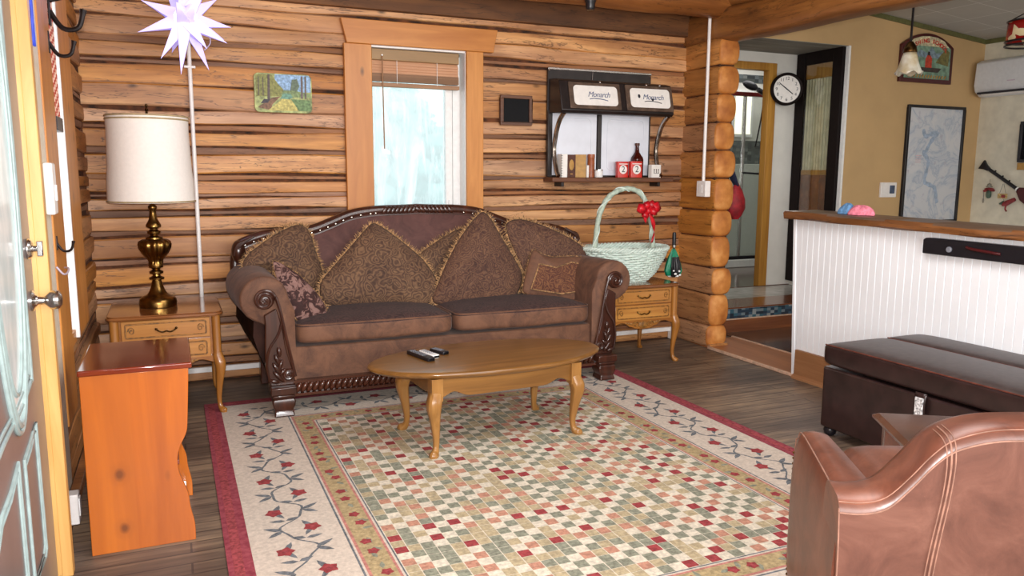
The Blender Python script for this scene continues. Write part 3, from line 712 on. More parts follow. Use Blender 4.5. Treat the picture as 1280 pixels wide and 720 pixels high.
for ins, r_ in ((0, .006), (.024, .004)):
    (ya_, za_), (yb2, zb2), (yc_, zc_) = A1[0], A1[1], A1[2]
    zf = zc_+ins*.8
    b.tube([(XD+.002, y_, z_) for y_, z_ in ((ya_+ins*.5, zf), (ya_+ins*.5, za_-ins), (ya_+(yb2-ya_)*.45, za_+(zb2-za_)*.30-ins), (ya_+(yb2-ya_)*.75, za_+(zb2-za_)*.65-ins), (yb2-ins*.6, zb2-ins), (yb2-ins*.6, zf+.02), (yb2-ins*.6-.03, zf))], r_, 8, closed=True)
    yd_, ye_ = dz_(21, 578), dz_(0, 648)
    b.tube([(XD+.002, y_, z_) for y_, z_ in ((ye_[0]-.1, zf), (ye_[0]-.1, ye_[1]-.06-ins), (ye_[0], ye_[1]-ins), ((ye_[0]+yd_[0])/2, (ye_[1]+yd_[1])/2-.012-ins), (yd_[0]-ins*.6, yd_[1]-ins), (yd_[0]-ins*.6, zf))], r_, 8, closed=True)
struct(b.build('door_moulding', 'doorm', door3))
kp = on_x(37, 378, XD); ky, kz = YD-.075, kp.z
b = MB(Matrix.Translation((XD, ky, kz)) @ Matrix.Rotation(PI/2, 4, 'Y')).lathe([(.034, 0), (.034, .006), (.02, .012), (.013, .02), (.012, .038), (.018, .044), (.028, .054), (.031, .066), (.029, .078), (.018, .086), (0, .088)], n=24)
struct(b.build('door_knob', 'steel', door3))
kz2 = on_x(30, 313, XD).z
b = MB(Matrix.Translation((XD, ky, kz2)) @ Matrix.Rotation(PI/2, 4, 'Y')).lathe([(.033, 0), (.033, .006), (.026, .014), (.010, .016), (.010, .03), (0, .03)], n=24)
b.T = None; b.box(XD+.028, XD+.044, ky-.008, ky+.008, kz2-.024, kz2+.024)
struct(b.build('door_deadbolt', 'steel', door3, bevel=.002))
# jamb, casing and boards
struct(MB().box(XD-.15, XJ, YD+.003, YD+.05, 0, 2.62).box(XD-.012, XD+.014, YD-.004, YD+.004, .01, 2.08).build('trim_10', ['jamb'], bevel=.003))
struct(MB().box(XL-.1, XL+.05, on_x(53, 240, XL+.05).y, on_x(61.5, 240, XL+.05).y, .16, 2.62).build('trim_11', 'cream', bevel=.003))
B1a, B1b, B2a, B2b = [on_x(q, 240, XL+.045).y for q in (64, 77, 87, 100)]
bd = struct(MB().box(XL, XL+.045, B1a, B1b, .36, 2.56).build('trim_12', 'casing', bevel=.004))
wn = struct(MB().box(XL-.02, XL+.045, B2a, B2b, .62, 2.5).box(XL-.02, XL+.04, B1b+.002, B2a, HK[3]-.02, 2.5).box(XL-.02, XL+.03, B1b+.002, B2a, HK[2]-.06, HK[2]+.0).build('window_3', 'casing', bevel=.004))
struct(MB().box(XL-.02, XL+.004, HK[1]-.045, HK[1]-.02, HK[2], HK[3]).box(XL-.14, XL-.1, HK[0], HK[0]+.05, HK[2], HK[3]).box(XL-.14, XL-.1, HK[0]+.05, HK[1]-.02, HK[2], HK[2]+.05).build('window_sash', 'white', wn, bevel=.003))
M['daylight2'] = emit('daylit_side_pane', (226, 236, 246), 1.0)
struct(MB().box(XL-.135, XL-.13, HK[0], HK[1], HK[2], HK[3]).build('window_pane', 'daylight2', wn, smooth=False))
t = NT('red_striped_cloth'); v = t.coord((0, 1, 1), (R(30), 0, 0)); wv = t.n('ShaderNodeTexWave', Scale=9.0, Distortion=.6, _wave_type='BANDS', _bands_direction='Z'); t.l(v, wv.inputs['Vector'])
t.col(t.ramp(wv.outputs['Fac'], [(.4, (176, 70, 52)), (.6, (232, 190, 168))])); t.set(Roughness=.8); M['stripe'] = t.m
def sf(u, v): yy = B1b+.01+(B2a-B1b-.09)*u; return (XL+.036+.006*math.sin(u*30), yy, 1.62+(HK[3]-.03-1.62)*v)
cu_ = thing('striped_curtain', 'red and white striped curtain in the narrow side window by the front door', 'curtain', (XL+.036, (B1b+B2a)/2-.03, 1.62))
b = MB().grid(sf, 40, 6); b.T = None
o = b.build('cloth', 'stripe', cu_); o.location = tuple(-x for x in cu_.location)
struct(MB().box(XL, XL+.046, B2a-.024, B2a-.004, .62, 2.5).build('window_sash', 'white', wn, bevel=.003))
o = MB().box(-.012, .012, -(B2a-B1b-.1)/2, (B2a-B1b-.1)/2, -.05, .01).build('hem_bar', 'iron', cu_)
# hooks and small things on the left wall
def hook(px_, py_, X, label, s=1.0, big=False):
    p = on_x(px_, py_, X)
    h = thing('coat_hook', label, 'hook', (X, p.y, p.z), 0, 'iron hooks by the front door')
    MB().box(-.004, .004, -.012*s, .012*s, -.03*s, .05*s).build('plate', 'iron', h, bevel=.002)
    MB().tube(spline([(0, 0, .01*s), (.03*s, 0, -.035*s), (.07*s, 0, -.03*s), (.085*s, 0, .02*s)], 5), [.007*s]*14+[.009*s, .010*s], 8).build('prong', 'iron', h)
    if big: MB().tube(spline([(0, 0, .04*s), (.05*s, 0, .06*s), (.075*s, 0, .11*s)], 5), .008*s, 8).build('upper_prong', 'iron', h)
hook(62, 18, XL+.045, 'large double iron coat hook at the top of the board by the front door', 1.5, True)
hook(61, 56, XL+.045, 'slim iron coat hook below the large double hook by the door', 1.1)
hook(71, 306, XL+.045, 'small iron hook on the board level with the door deadbolt', .7)
p = on_x(73, 338, XL+.045)
w_ = tag(MB().tube(spline([(0, -.05, .02), (.02, -.04, -.01), (.03, 0, -.012), (.03, .06, .0), (.012, .1, .0)], 5), .004, 6).build('wire_hook', 'lens', loc=(XL+.045, p.y, p.z)), 'bent pale wire hook under the iron hook on the door side board', 'hook')
p = on_x(59, 236, XL+.01)
p = on_x(60, 268, XL+.05)
s_ = thing('wall_switch_box', 'white plastic switch box on the wall beside the front door casing', 'switch box', (XL+.05, p.y, p.z))
MB().box(.0, .03, -.045, .045, 0, .19).build('body', 'conduit', s_, bevel=.006)
MB().box(.03, .036, -.012, .012, .05, .11).build('button', 'white', s_, bevel=.002)
p = on_x(52, 40, XL+.06)
def bf(u, v): return (.008*math.sin(u*9+v*2), -.018+.036*u, -.075+.33*v)
o = MB().grid(bf, 14, 10).build('hanging_cloth', 'bluecloth', loc=(XL+.05, (on_x(61, 240, XJ).y+B1a)/2+.02, p.z)); o.modifiers.new('solid', 'SOLIDIFY').thickness = .006
tag(o, 'strip of bright blue cloth hanging between the door casing and the hooks', 'cloth')
p = on_x(100, 640, -.385)
s_ = thing('outlet_box', 'white box low on the wall behind the orange pine cabinet', 'outlet', (-.40, p.y+.03, p.z-.05))
MB().box(-.03, .012, -.03, .03, 0, .12).build('body', 'conduit', s_, bevel=.004)
MB().box(.012, .016, -.02, .02, .03, .1).build('cover', 'white', s_, bevel=.001)
b = MB().box(XL+.01, XL+.05, 3.12, YB-.1, .0, .045)
struct(b.build('baseboard_left', 'pole', bevel=.004))
# white raceway along the foot of the back wall
rz_ = on_y(298, 458, YB-.03).z
struct(MB().box(XL+.05, XR-.05, YB-.05, YB-.022, rz_-.018, rz_+.018).build('trim_13', 'conduit', bevel=.004))
# ------------------------------------------------------------------ rug
RG = .006; RT_ = .0095
r0 = on_z(254, 504); r1 = on_z(287, 720); r2 = on_z(760.5, 459.4); r3 = on_z(984, 556.6)
RX0, RX1 = (r0.x+r1.x)/2, (r2.x+r3.x)/2; RY1 = (r0.y+r2.y)/2+.03
nb = (on_z(844, 720).y+on_z(984, 685).y)/2
inx0 = (on_z(363, 527.5).x+on_z(454, 720).x)/2; inx1 = (on_z(733, 490.5).x+on_z(984, 617).x)/2
bw = ((inx0-RX0)+(RX1-inx1))/2; RY0 = nb-.12-bw
t = NT('rug_crimson'); f = t.noise(t.coord(), 40, 3); t.col(t.ramp(f, [(.3, (122, 36, 52)), (.7, (158, 72, 82))])); t.set(Roughness=.95); M['rcrim'] = t.m
def rugm(n, c, v=.14): M[n] = plain(n, c, .95, var=v, scale=70, bump=.1, spec=.1)
rugm('rug_cream', (198, 186, 172), .07); rugm('rug_tan', (166, 148, 112), .14); rugm('rug_rose', (178, 122, 112)); rugm('rug_navy', (104, 108, 112), .2)
rugm('rug_red', (146, 66, 68)); rugm('rug_salmon', (178, 132, 112), .12); rugm('rug_sage', (132, 134, 118), .16); rugm('rug_sand', (172, 158, 128), .12); rugm('rug_ivory', (206, 198, 180), .1); rugm('rug_crimson_pale', (146, 70, 74), .2)
RM = ['rcrim', 'rug_cream', 'rug_tan', 'rug_rose', 'rug_navy', 'rug_red', 'rug_salmon', 'rug_sage', 'rug_sand', 'rug_ivory', 'rug_crimson_pale']
b = MB(); b.box(RX0, RX1, RY0, RY1, .0005, RG, 0)
def flat(x0, x1, y0, y1, z, mi): b.add([(x0, y0, z), (x1, y0, z), (x1, y1, z), (x0, y1, z)], [(0, 1, 2, 3)], mi)
cw = .088
flat(RX0+.02, RX1-.02, RY0+.02, RY1-.02, RG+.0003, 10); flat(RX0+.055, RX1-.055, RY0+.055, RY1-.055, RG+.0005, 0)
flat(RX0+cw, RX1-cw, RY0+cw, RY1-cw, RG+.0007, 1)
def ring(o, w_, z, mi):
    x0, x1, y0, y1 = RX0+o, RX1-o, RY0+o, RY1-o
    flat(x0, x1, y0, y1, z, mi)
ring(bw-.012, 0, RG+.0009, 4); ring(bw-.004, 0, RG+.0011, 1); ring(bw+.004, 0, RG+.0013, 3); ring(bw+.016, 0, RG+.0015, 2)
tb = .105
ring(bw+tb, 0, RG+.0017, 3); ring(bw+tb+.010, 0, RG+.0019, 1); ring(bw+tb+.018, 0, RG+.0021, 4); ring(bw+tb+.024, 0, RG+.0023, 9)
fx0, fx1, fy0, fy1 = RX0+bw+tb+.026, RX1-bw-tb-.026, RY0+bw+tb+.026, RY1-bw-tb-.026
nx = round((fx1-fx0)/.052); ny = round((fy1-fy0)/.05); cx_, cy_ = (fx1-fx0)/nx, (fy1-fy0)/ny
rnd = random.Random(21)
for j in range(ny):
    for i in range(nx):
        q = rnd.random()
        if (i+j) % 2: mi = 9 if q < .62 else (8 if q < .9 else 7)
        else: mi = 7 if q < .42 else (6 if q < .70 else (8 if q < .87 else 5))
        flat(fx0+i*cx_+.0018, fx0+(i+1)*cx_-.0018, fy0+j*cy_+.001, fy0+(j+1)*cy_-.001, RG+.0026, mi)
def leaf(x, y, a, L, w_, z, mi):
    d = Vector((math.cos(a), math.sin(a))); n = Vector((-d.y, d.x)); o = Vector((x, y))
    P = [o, o+d*L*.3+n*w_, o+d*L*.65+n*w_*.8, o+d*L, o+d*L*.65-n*w_*.8, o+d*L*.3-n*w_]
    b.add([(p.x, p.y, z) for p in P], [tuple(range(6))], mi)
def flower(x, y, r_, z):
    a0 = rnd.uniform(0, 6)
    for k in range(5): leaf(x, y, a0+k*1.2566, r_, r_*.46, z+.0001*k, 5)
    b.add([(x+r_*.25*math.cos(k), y+r_*.25*math.sin(k), z+.0008) for k in range(6)], [tuple(range(6))], 10)
def vine(p0, p1, wob, z0):
    p0, p1 = Vector(p0), Vector(p1); D = p1-p0; L = D.length; d = D/L; n = Vector((-d.y, d.x)); N = int(L/.02); per = .36
    pts = []
    for i in range(N+1):
        s_ = L*i/N; pts.append(p0+d*s_+n*(wob*math.sin(2*PI*s_/per)+.01*math.sin(2*PI*s_/.13)))
    for i in range(N):
        a, c = pts[i], pts[i+1]; w_ = .0055; m_ = n*w_
        b.add([(a.x-m_.x, a.y-m_.y, z0), (a.x+m_.x, a.y+m_.y, z0), (c.x+m_.x, c.y+m_.y, z0), (c.x-m_.x, c.y-m_.y, z0)], [(0, 1, 2, 3)], 4)
    s_ = per*.25; side = 1; base = math.atan2(d.y, d.x)
    while s_ < L:
        c = p0+d*s_+n*(wob*side*.9)
        f_ = p0+d*(s_)-n*(wob*side*1.15); flower(f_.x, f_.y, .038, z0+.0003)
        leaf(c.x, c.y, base+side*1.0, .085, .013, z0+.0002, 4); leaf(c.x, c.y, base+side*2.2, .075, .013, z0+.0002, 4)
        leaf(f_.x, f_.y, base+side*.4, .08, .013, z0+.0001, 4); e_ = p0+d*(s_+.09)+n*wob*side*.5; leaf(e_.x, e_.y, base+side*1.4, .065, .012, z0+.0002, 4); leaf(e_.x, e_.y, base-side*1.2, .06, .012, z0+.0002, 4); leaf(f_.x, f_.y, base-PI-side*.5, .075, .011, z0+.0001, 4)
        s_ += per*.5; side = -side
mx_ = (cw+bw)/2
vine((RX0+mx_, RY0+mx_), (RX0+mx_, RY1-mx_), .055, RG+.0012); vine((RX1-mx_, RY0+mx_), (RX1-mx_, RY1-mx_), .055, RG+.0012)
vine((RX0+mx_+.1, RY1-mx_), (RX1-mx_-.1, RY1-mx_), .055, RG+.0012); vine((RX0+mx_+.1, RY0+mx_), (RX1-mx_-.1, RY0+mx_), .055, RG+.0012)
tm = bw+.016+(tb-.016)/2
for x in (RX0+tm, RX1-tm):
    y = RY0+bw+.1; k = 0
    while y < RY1-bw-.1:
        if k % 3: flower(x+rnd.uniform(-.01, .01), y, .026, RG+.0022)
        leaf(x, y+.03, rnd.uniform(0, 6), .05, .01, RG+.0021, 7); y += .085; k += 1
for y in (RY0+tm, RY1-tm):
    x = RX0+bw+.1; k = 0
    while x < RX1-bw-.1:
        if k % 3: flower(x, y, .026, RG+.0022)
        leaf(x+.03, y, rnd.uniform(0, 6), .05, .01, RG+.0021, 7); x += .085; k += 1
rug = b.build('area_rug', RM, smooth=False); tag(rug, 'large cream area rug with small checks, vine border and crimson edge', 'rug')
# ------------------------------------------------------------------ sofa
SYF = (on_z(357, 523, RG).y+on_z(750, 473, RG).y)/2+.03
sx0, sx1 = on_z(357, 523, RG).x, on_z(752, 472, RG).x
SCX = (sx0+sx1)/2; HWF = (sx1-sx0)/2            # half distance between front feet
sofa = thing('sofa', 'large brown suede camelback sofa with carved dark wood trim and rolled arms', 'sofa', (SCX, SYF, RT_))
ly = lambda Y: Y-SYF
BACK = YB-.09                                   # rear of the sofa
AI = HWF-.085                                   # inner face of the arms
b = MB().prism(rrect(-AI-.02, AI+.02, .06, ly(BACK)-.06, .02, 3), 'z', .17, .375)
b.build('seat_base', 'suede', sofa, bevel=.012)
# two loose seat cushions: suede boxing, darker chenille tops
for sgn in (-1, 1):
    cxm = sgn*AI/2; hw = AI/2-.004
    RP = ringprof(.34, 7); f = lambda x, e: math.copysign(abs(x)**e, x)
    def sup(u, v, hw=hw):
        r_, z_ = RP[int(round(v*(len(RP)-1)))]; a = 2*PI*u
        qx, qy = sqr(u, .16); X = hw*r_*qx; Y = .335*r_*qy; Z = .072*z_
        crown = .026*(1-(X/hw)**2)*(1-(Y/.335)**2)
        return (X, Y, Z+(crown if z_ > .3 else 0)+.003*math.sin(X*11+Y*5)*(abs(z_) > .5)*r_)
    b = MB().grid(sup, 80, len(RP)-1)
    o = b.build('seat_cushion', ['suede', 'seattop'], sofa, ang=180, loc=(cxm, .355, .455))
    for p in o.data.polygons:
        if p.normal.z > .42: p.material_index = 1
    pts = []
    for k in range(64):
        a = 2*PI*k/64; f = lambda x, e: math.copysign(abs(x)**e, x)
        pts.append((hw*.985*f(math.cos(a), .16), .335*.985*f(math.sin(a), .16), .052))
    MB().tube(pts, .006, 6, closed=True).build('welt', 'suede', o)
# camelback: padded back panel and its carved crest
pcs = [(303, 300), (330, 290), (360, 286), (390, 283), (415, 274), (440, 264), (470, 259), (505, 257.5)]
cy = BACK-.09
half = [(on_y(x, y, cy).x-SCX, on_y(x, y, cy).z-RG) for x, y in pcs]
hl = [(min(x, -.0), z) for x, z in half]
xs0 = hl[0][0]
sc_ = lambda x: x*(-(HWF+.13))/xs0*1.0
prof = [(-(HWF+.17), .60), (-(HWF+.175), .80), (-(HWF+.155), .90)]+[(-(HWF+.13)*(x/xs0), z-.02) for x, z in hl if x < -.05]+[(0, hl[-1][1]-.015)]
prof = spline([(x, 0, z) for x, z in prof], 5)
prof = [(p.x, p.z) for p in prof]; full = prof+[(-x, z) for x, z in reversed(prof[:-1])]
TL = .13
lean = lambda z: max(0, (z-.4))*.16
yb0 = ly(BACK)-.20
b = MB(); n = len(full)
vs = []; fs = []
rows = [0, .3, .6, .85, .96, 1.0]; bulge = [0, .02, .024, .014, 0, -.012]
for (x, z) in full:
    for q, bg in zip(rows, bulge):
        zz = .30+(z-.03-.30)*q; vs.append((x*(.9+.1*min(1, q*1.2)), yb0+lean(zz)-bg, zz))
    for q in (1, 0): zz = .30+(z-.03-.30)*q; vs.append((x*(.9+.1*q), yb0+lean(zz)+.10, zz))
w_ = len(rows)+2
for i in range(n-1):
    for j in range(w_): k = (j+1) % w_; fs.append((i*w_+j, (i+1)*w_+j, (i+1)*w_+k, i*w_+k))
fs.append(tuple(range(w_))); fs.append(tuple(range((n-1)*w_, n*w_)))
b.add(vs, fs); b.build('backrest', 'suedeback', sofa, ang=60)
cp = [(x, yb0+lean(z)+.035, z-.008) for x, z in full]
b = MB().tube(cp, .034, 12, sq=2.6)
b.tube([(x, y-.03, z-.034) for x, y, z in cp], .009, 6)
crest = b.build('crest_rail', 'walnut', sofa)
for s_ in (-1, 1):
    b = MB().ball((s_*(HWF+.155), yb0+.06, .88), (.045, .05, .075), 14)
    for k in range(3): b.tube(spline([(s_*(HWF+.10-.02*k), yb0+.03, .955+.012*k), (s_*(HWF+.16-.01*k), yb0+.02, .93), (s_*(HWF+.185-.008*k), yb0+.03, .86)], 4), .01, 6)
    b.build('corner_carving', 'walnut', sofa)
b = MB()
for k in range(17):
    x = -.24+.03*k; c_ = min(cp, key=lambda p: abs(p[0]-x))
    b.ball((x, c_[1]-.03, c_[2]-.004), (.016, .014, .036), 8, rot=Matrix.Rotation(R(38 if x < 0 else -38), 3, 'Y'))
b.build('crest_carving', 'walnut', sofa)
last = None; nail0 = None
for p in cp:
    P = Vector((p[0], p[1]-.04, p[2]-.018))
    if abs(P.x) < .27: last = None; continue
    if last is None: last = P; continue
    if (P-last).length >= .036:
        if nail0 is None: nail0 = MB().ball((0, 0, 0), (.0075, .005, .0075), 8).build('nailhead', 'chrome', sofa, loc=P)
        else: q = nail0.copy(); COL.objects.link(q); q.parent = sofa; q.location = P
        last = P
# rolled arms with scroll fronts
for sgn in (-1, 1):
    sx = sgn
    def ring_pts(sc, ox):
        P = [(AI+.0, .17), (AI+.0, .60)]
        cx_a, cz_a, r_ = AI+.165+ox, .672, .135*sc
        for k in range(15):
            a = R(176-k*17); P.append((cx_a+r_*math.cos(a)*1.0, cz_a+r_*math.sin(a)))
        P += [(AI+.115+ox*.4, .50), (AI+.125+ox*.5, .40), (AI+.11+ox*.3, .25), (AI+.10, .17)]
        return P
    b = MB(); sect = [(.03, .90, 0), (.035, .97, 0), (.05, 1.0, 0), (.25, 1.02, .008), (.5, 1.06, .018), (.66, 1.07, .02), (.78, 1.04, .02)] if sgn < 0 else [(.03, .90, 0), (.035, .97, 0), (.05, 1.0, 0), (.25, .99, -.01), (.5, .97, -.03), (.66, .95, -.045), (.78, .9, -.05)]
    vs = []
    for y_, sc, ox in sect:
        for X, Z in ring_pts(sc, ox): vs.append((sx*X, y_, Z))
    m_ = len(ring_pts(1, 0)); fs = [(i*m_+k, i*m_+(k+1) % m_, (i+1)*m_+(k+1) % m_, (i+1)*m_+k) for i in range(len(sect)-1) for k in range(m_)]
    fs += [tuple(range(m_)), tuple(range((len(sect)-1)*m_, len(sect)*m_))]
    b.add(vs, fs)
    arm = b.build('arm', 'suede', sofa, ang=55)
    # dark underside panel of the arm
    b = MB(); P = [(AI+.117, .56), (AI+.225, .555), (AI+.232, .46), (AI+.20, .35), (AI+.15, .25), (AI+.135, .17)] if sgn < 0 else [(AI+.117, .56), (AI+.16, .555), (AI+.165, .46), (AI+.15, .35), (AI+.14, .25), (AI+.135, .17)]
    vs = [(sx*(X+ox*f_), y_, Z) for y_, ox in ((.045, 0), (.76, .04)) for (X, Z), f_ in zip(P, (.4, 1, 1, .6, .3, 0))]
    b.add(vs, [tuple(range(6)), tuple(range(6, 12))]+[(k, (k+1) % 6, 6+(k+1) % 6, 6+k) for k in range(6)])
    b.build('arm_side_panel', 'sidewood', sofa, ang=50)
    # carved scroll panel
    cx_a, cz_a = AI+.165, .672
    P = [(.105, .62), (.085, .56), (.07, .48), (.06, .40), (.042, .32), (.02, .25), (.012, .17), (.15, .17), (.168, .24), (.176, .33), (.172, .44), (.168, .53), (.172, .585)]
    b = MB().prism([(sx*(AI+x), z) for x, z in P], 'y', .004, .06)
    pan = b.build('scroll_panel', 'walnut', sofa, bevel=.006)
    b = MB()
    spi = []
    for k in range(44):
        a = k*.33; r_ = .060-.0013*k
        spi.append((sx*(cx_a-r_*math.cos(a)), .012-.0006*k, cz_a+r_*math.sin(a)))
    b.tube(spi[::-1], [.007+.0001*k for k in range(44)], 8)
    b.ball((sx*cx_a, .018, cz_a), (.055, .02, .055), 16)
    b.tube(spline([(sx*(AI+x), -.002, z) for x, z in ((.105, .69), (.082, .60), (.06, .47), (.035, .34), (.012, .22))], 6), .009, 8)
    b.tube(spline([(sx*(AI+x), -.002, z) for x, z in ((.072, .56), (.10, .47), (.15, .39), (.168, .30), (.155, .2))], 6), .007, 8)
    rs = [(sx*(AI+.048)+.034*(1-k/40)*math.cos(k*.4), .0-.0004*k, .232+.034*(1-k/40)*math.sin(k*.4)) for k in range(36)]
    b.tube(rs, .006, 6)
    b.ball((sx*(AI+.048), .004, .232), (.036, .014, .036), 14)
    for k, (x, z, a, L) in enumerate(((.105, .225, 40, .075), (.115, .275, 30, .07), (.11, .325, 22, .06), (.095, .29, -20, .065), (.085, .25, -45, .05), (.098, .37, 5, .05), (.13, .20, 70, .05))):
        b.ball((sx*(AI+x), .0, z), (.014, .016, L*.62), 10, rot=Matrix.Rotation(R(-a*sx*-1), 3, 'Y'))
    b.build('scroll_carving', 'walnut', pan)
    # front foot
    fx = sx*HWF
    b = MB().box(fx-.072, fx+.072, -.055, .09, .125, .172).box(fx-.062, fx+.062, -.045, .08, .105, .125)
    vs = []
    for z, h_, o_ in ((.105, .058, 0), (.085, .066, -.006), (.06, .062, -.006), (.035, .05, 0), (.015, .055, -.008), (.0, .058, -.012)):
        vs += [(fx-h_, -.045+o_, z), (fx+h_, -.045+o_, z), (fx+h_*.9, .07, z), (fx-h_*.9, .07, z)]
    b.add(vs, [(i*4+k, i*4+(k+1) % 4, i*4+4+(k+1) % 4, i*4+4+k) for i in range(5) for k in range(4)]+[(0, 1, 2, 3), (20, 21, 22, 23)])
    b.build('foot', 'walnut', sofa, bevel=.007)
    MB().box(fx-.05, fx+.05, ly(BACK)-.16, ly(BACK)-.06, -.004, .18).build('foot', 'walnut', sofa, bevel=.006)
# gadrooned front rail
b = MB().box(-HWF+.06, HWF-.06, .0, .05, .098, .115).box(-HWF+.06, HWF-.06, .0, .05, .178, .19).box(-HWF+.06, HWF-.06, .02, .06, .10, .18)
x = -HWF+.09
while x < HWF-.08:
    b.ball((x, .018, .147), (.017, .020, .040), 10, rot=Matrix.Rotation(R(28), 3, 'Y')); x += .0335
b.build('front_rail', 'walnutx', sofa)
# ------------------------------------------------------------------ cushions on the sofa
def chaikin(P, it=1):
    for _ in range(it):
        P = [q for i in range(len(P)) for q in (P[i]*.8+P[(i+1) % len(P)]*.2, P[i]*.2+P[(i+1) % len(P)]*.8)]
    return P
def pillow(name, px, p0, n, T, mat_, label, fr=.036, fmat='fringe', inset=None):
    n = Vector(n).normalized(); up = Vector((0, 0, 1)); ax = up.cross(n).normalized(); ay = n.cross(ax)
    pts = [on_pl(x, y, p0, n) for x, y in px]
    c = sum(pts, Vector())/len(pts)
    P2 = [Vector(((p-c).dot(ax), (p-c).dot(ay))) for p in pts]
    P2 = chaikin(P2, 2)
    base = Vector((c.x, c.y, min(p.z for p in pts)))
    L = lambda a, b_, h: c+ax*a+ay*b_+n*h-base
    rs = [0, .2, .4, .58, .72, .84, .92, .97, 1.0]; N = len(P2)
    th = lambda r_: T*max(0, 1-r_**2.6)**.75
    b = MB(); vs = [L(0, 0, T)]; fs = []
    rnd_ = random.Random(hash(len(px)) % 97+int(px[0][0]))
    ph = [rnd_.uniform(0, 6) for _ in range(3)]
    for r_ in rs[1:]:
        for k, p in enumerate(P2):
            w = .012*r_*(1-r_)*4*math.sin(5*p.x*6+ph[0]+3*p.y*5)
            vs.append(L(p.x*r_, p.y*r_, th(r_)+w*.4))
    nr = len(rs)-1
    for k in range(N): fs.append((0, 1+k, 1+(k+1) % N))
    for i in range(nr-1):
        for k in range(N): l = (k+1) % N; fs.append((1+i*N+k, 1+(i+1)*N+k, 1+(i+1)*N+l, 1+i*N+l))
    off = len(vs); vs.append(L(0, 0, -T))
    for r_ in rs[1:-1]:
        for p in P2: vs.append(L(p.x*r_, p.y*r_, -th(r_)))
    for k in range(N): fs.append((off, off+1+(k+1) % N, off+1+k))
    for i in range(nr-2):
        for k in range(N): l = (k+1) % N; fs.append((off+1+i*N+k, off+1+i*N+l, off+1+(i+1)*N+l, off+1+(i+1)*N+k))
    lastb = off+1+(nr-2)*N; lastf = 1+(nr-1)*N
    for k in range(N): l = (k+1) % N; fs.append((lastb+k, lastb+l, lastf+l, lastf+k))
    b.add(vs, fs)
    root = thing(name, label, 'cushion', base)
    b.build('cover', mat_, root, ang=180)
    if fr:
        b = MB()
        for k in range(N):
            a, d = P2[k], P2[(k+1) % N]; Ls = (d-a).length; m_ = max(1, int(Ls/.0045))
            for j in range(m_):
                q = a+(d-a)*(j/m_); o_ = q.normalized(); tg = (d-a).normalized() if Ls > 0 else Vector((1, 0)); ln = fr*rnd_.uniform(.45, 1.1)
                nr_ = Vector((tg.y, -tg.x)); nr_ = nr_ if nr_.dot(q) > 0 else -nr_
                tip = q+nr_*ln+tg*rnd_.uniform(-.018, .018); h = rnd_.uniform(-.018, .02)
                A = L(q.x-tg.x*.004, q.y-tg.y*.004, .004); B = L(q.x+tg.x*.004, q.y+tg.y*.004, .004); Cc = L(q.x, q.y, -.004); D = L(tip.x, tip.y, h)
                b.add([A, B, Cc, D], [(0, 1, 3), (1, 2, 3), (2, 0, 3), (0, 2, 1)])
        b.build('fringe', fmat, root, smooth=False)
    if inset:
        q = [on_pl(x, y, p0, n) for x, y in inset]; Q = [Vector(((p-c).dot(ax), (p-c).dot(ay))) for p in q]
        cc = sum(Q, Vector((0, 0)))/len(Q); b = MB(); vs = []; fs = []
        Rr = max(p.length for p in P2)
        def hh(p):
            ang_ = math.atan2(p.y, p.x); R_ = min(P2, key=lambda s: abs((math.atan2(s.y, s.x)-ang_+PI) % (2*PI)-PI)).length
            return th(min(.98, p.length/R_))
        W = []
        for i in range(len(Q)):
            for k in range(5): W.append(Q[i]+(Q[(i+1) % len(Q)]-Q[i])*(k/5))
        for r_ in (0.001, .3, .6, .85, 1):
            for p in W: s_ = cc+(p-cc)*r_; vs.append(L(s_.x, s_.y, hh(s_)+.006))
        m_ = len(W)
        fs = [(i*m_+k, i*m_+(k+1) % m_, (i+1)*m_+(k+1) % m_, (i+1)*m_+k) for i in range(4) for k in range(m_)]
        b.add(vs, fs); o = b.build('embroidered_inset', 'inset', root, ang=180)
        MB().tube([L(p.x, p.y, hh(p)+.008) for p in W], .005, 6, closed=True).build('piping', 'fringe', o)
    return root
nb_ = (0, -1, .30)
pillow('throw_pillow', [(300, 334), (309, 318), (330, 302), (352, 288), (372, 280), (386, 286), (396, 318), (405, 345), (403, 372), (378, 378), (350, 340), (322, 336)], (SCX-.9, SYF+.60, .75), (.25, -1, .30), .065, 'paisley', 'fringed paisley cushion draped over the left arm of the sofa')
pillow('throw_pillow', [(465, 277), (480, 285), (503, 302), (527, 322), (545, 346), (550, 370), (528, 384), (495, 380), (450, 384), (408, 382), (399, 370), (400, 352), (422, 327), (446, 299)], (SCX-.35, SYF+.44, .52), nb_, .085, 'paisley', 'peaked fringed paisley cushion leaning on the sofa back, left of centre')
pillow('throw_pillow', [(520, 320), (545, 302), (575, 284), (600, 292), (600, 340), (570, 372), (548, 366), (530, 335)], (SCX+.1, SYF+.585, .55), nb_, .05, 'paisley', 'fringed paisley cushion mostly hidden between the two tall peaked ones')
pillow('throw_pillow', [(603, 263), (613, 272), (624, 292), (640, 318), (654, 343), (650, 362), (638, 378), (600, 380), (560, 384), (537, 378), (549, 350), (558, 328), (574, 298), (591, 275)], (SCX+.3, SYF+.42, .52), nb_, .085, 'paisley2', 'tallest fringed paisley cushion, peaking above the right half of the sofa back')
pillow('throw_pillow', [(631, 278), (650, 273), (680, 282), (712, 297), (731, 310), (737, 328), (734, 352), (730, 372), (700, 370), (665, 362), (648, 325), (635, 297)], (SCX+.75, SYF+.43, .55), nb_, .055, 'paisley2', 'broad fringed paisley cushion against the right end of the sofa back')
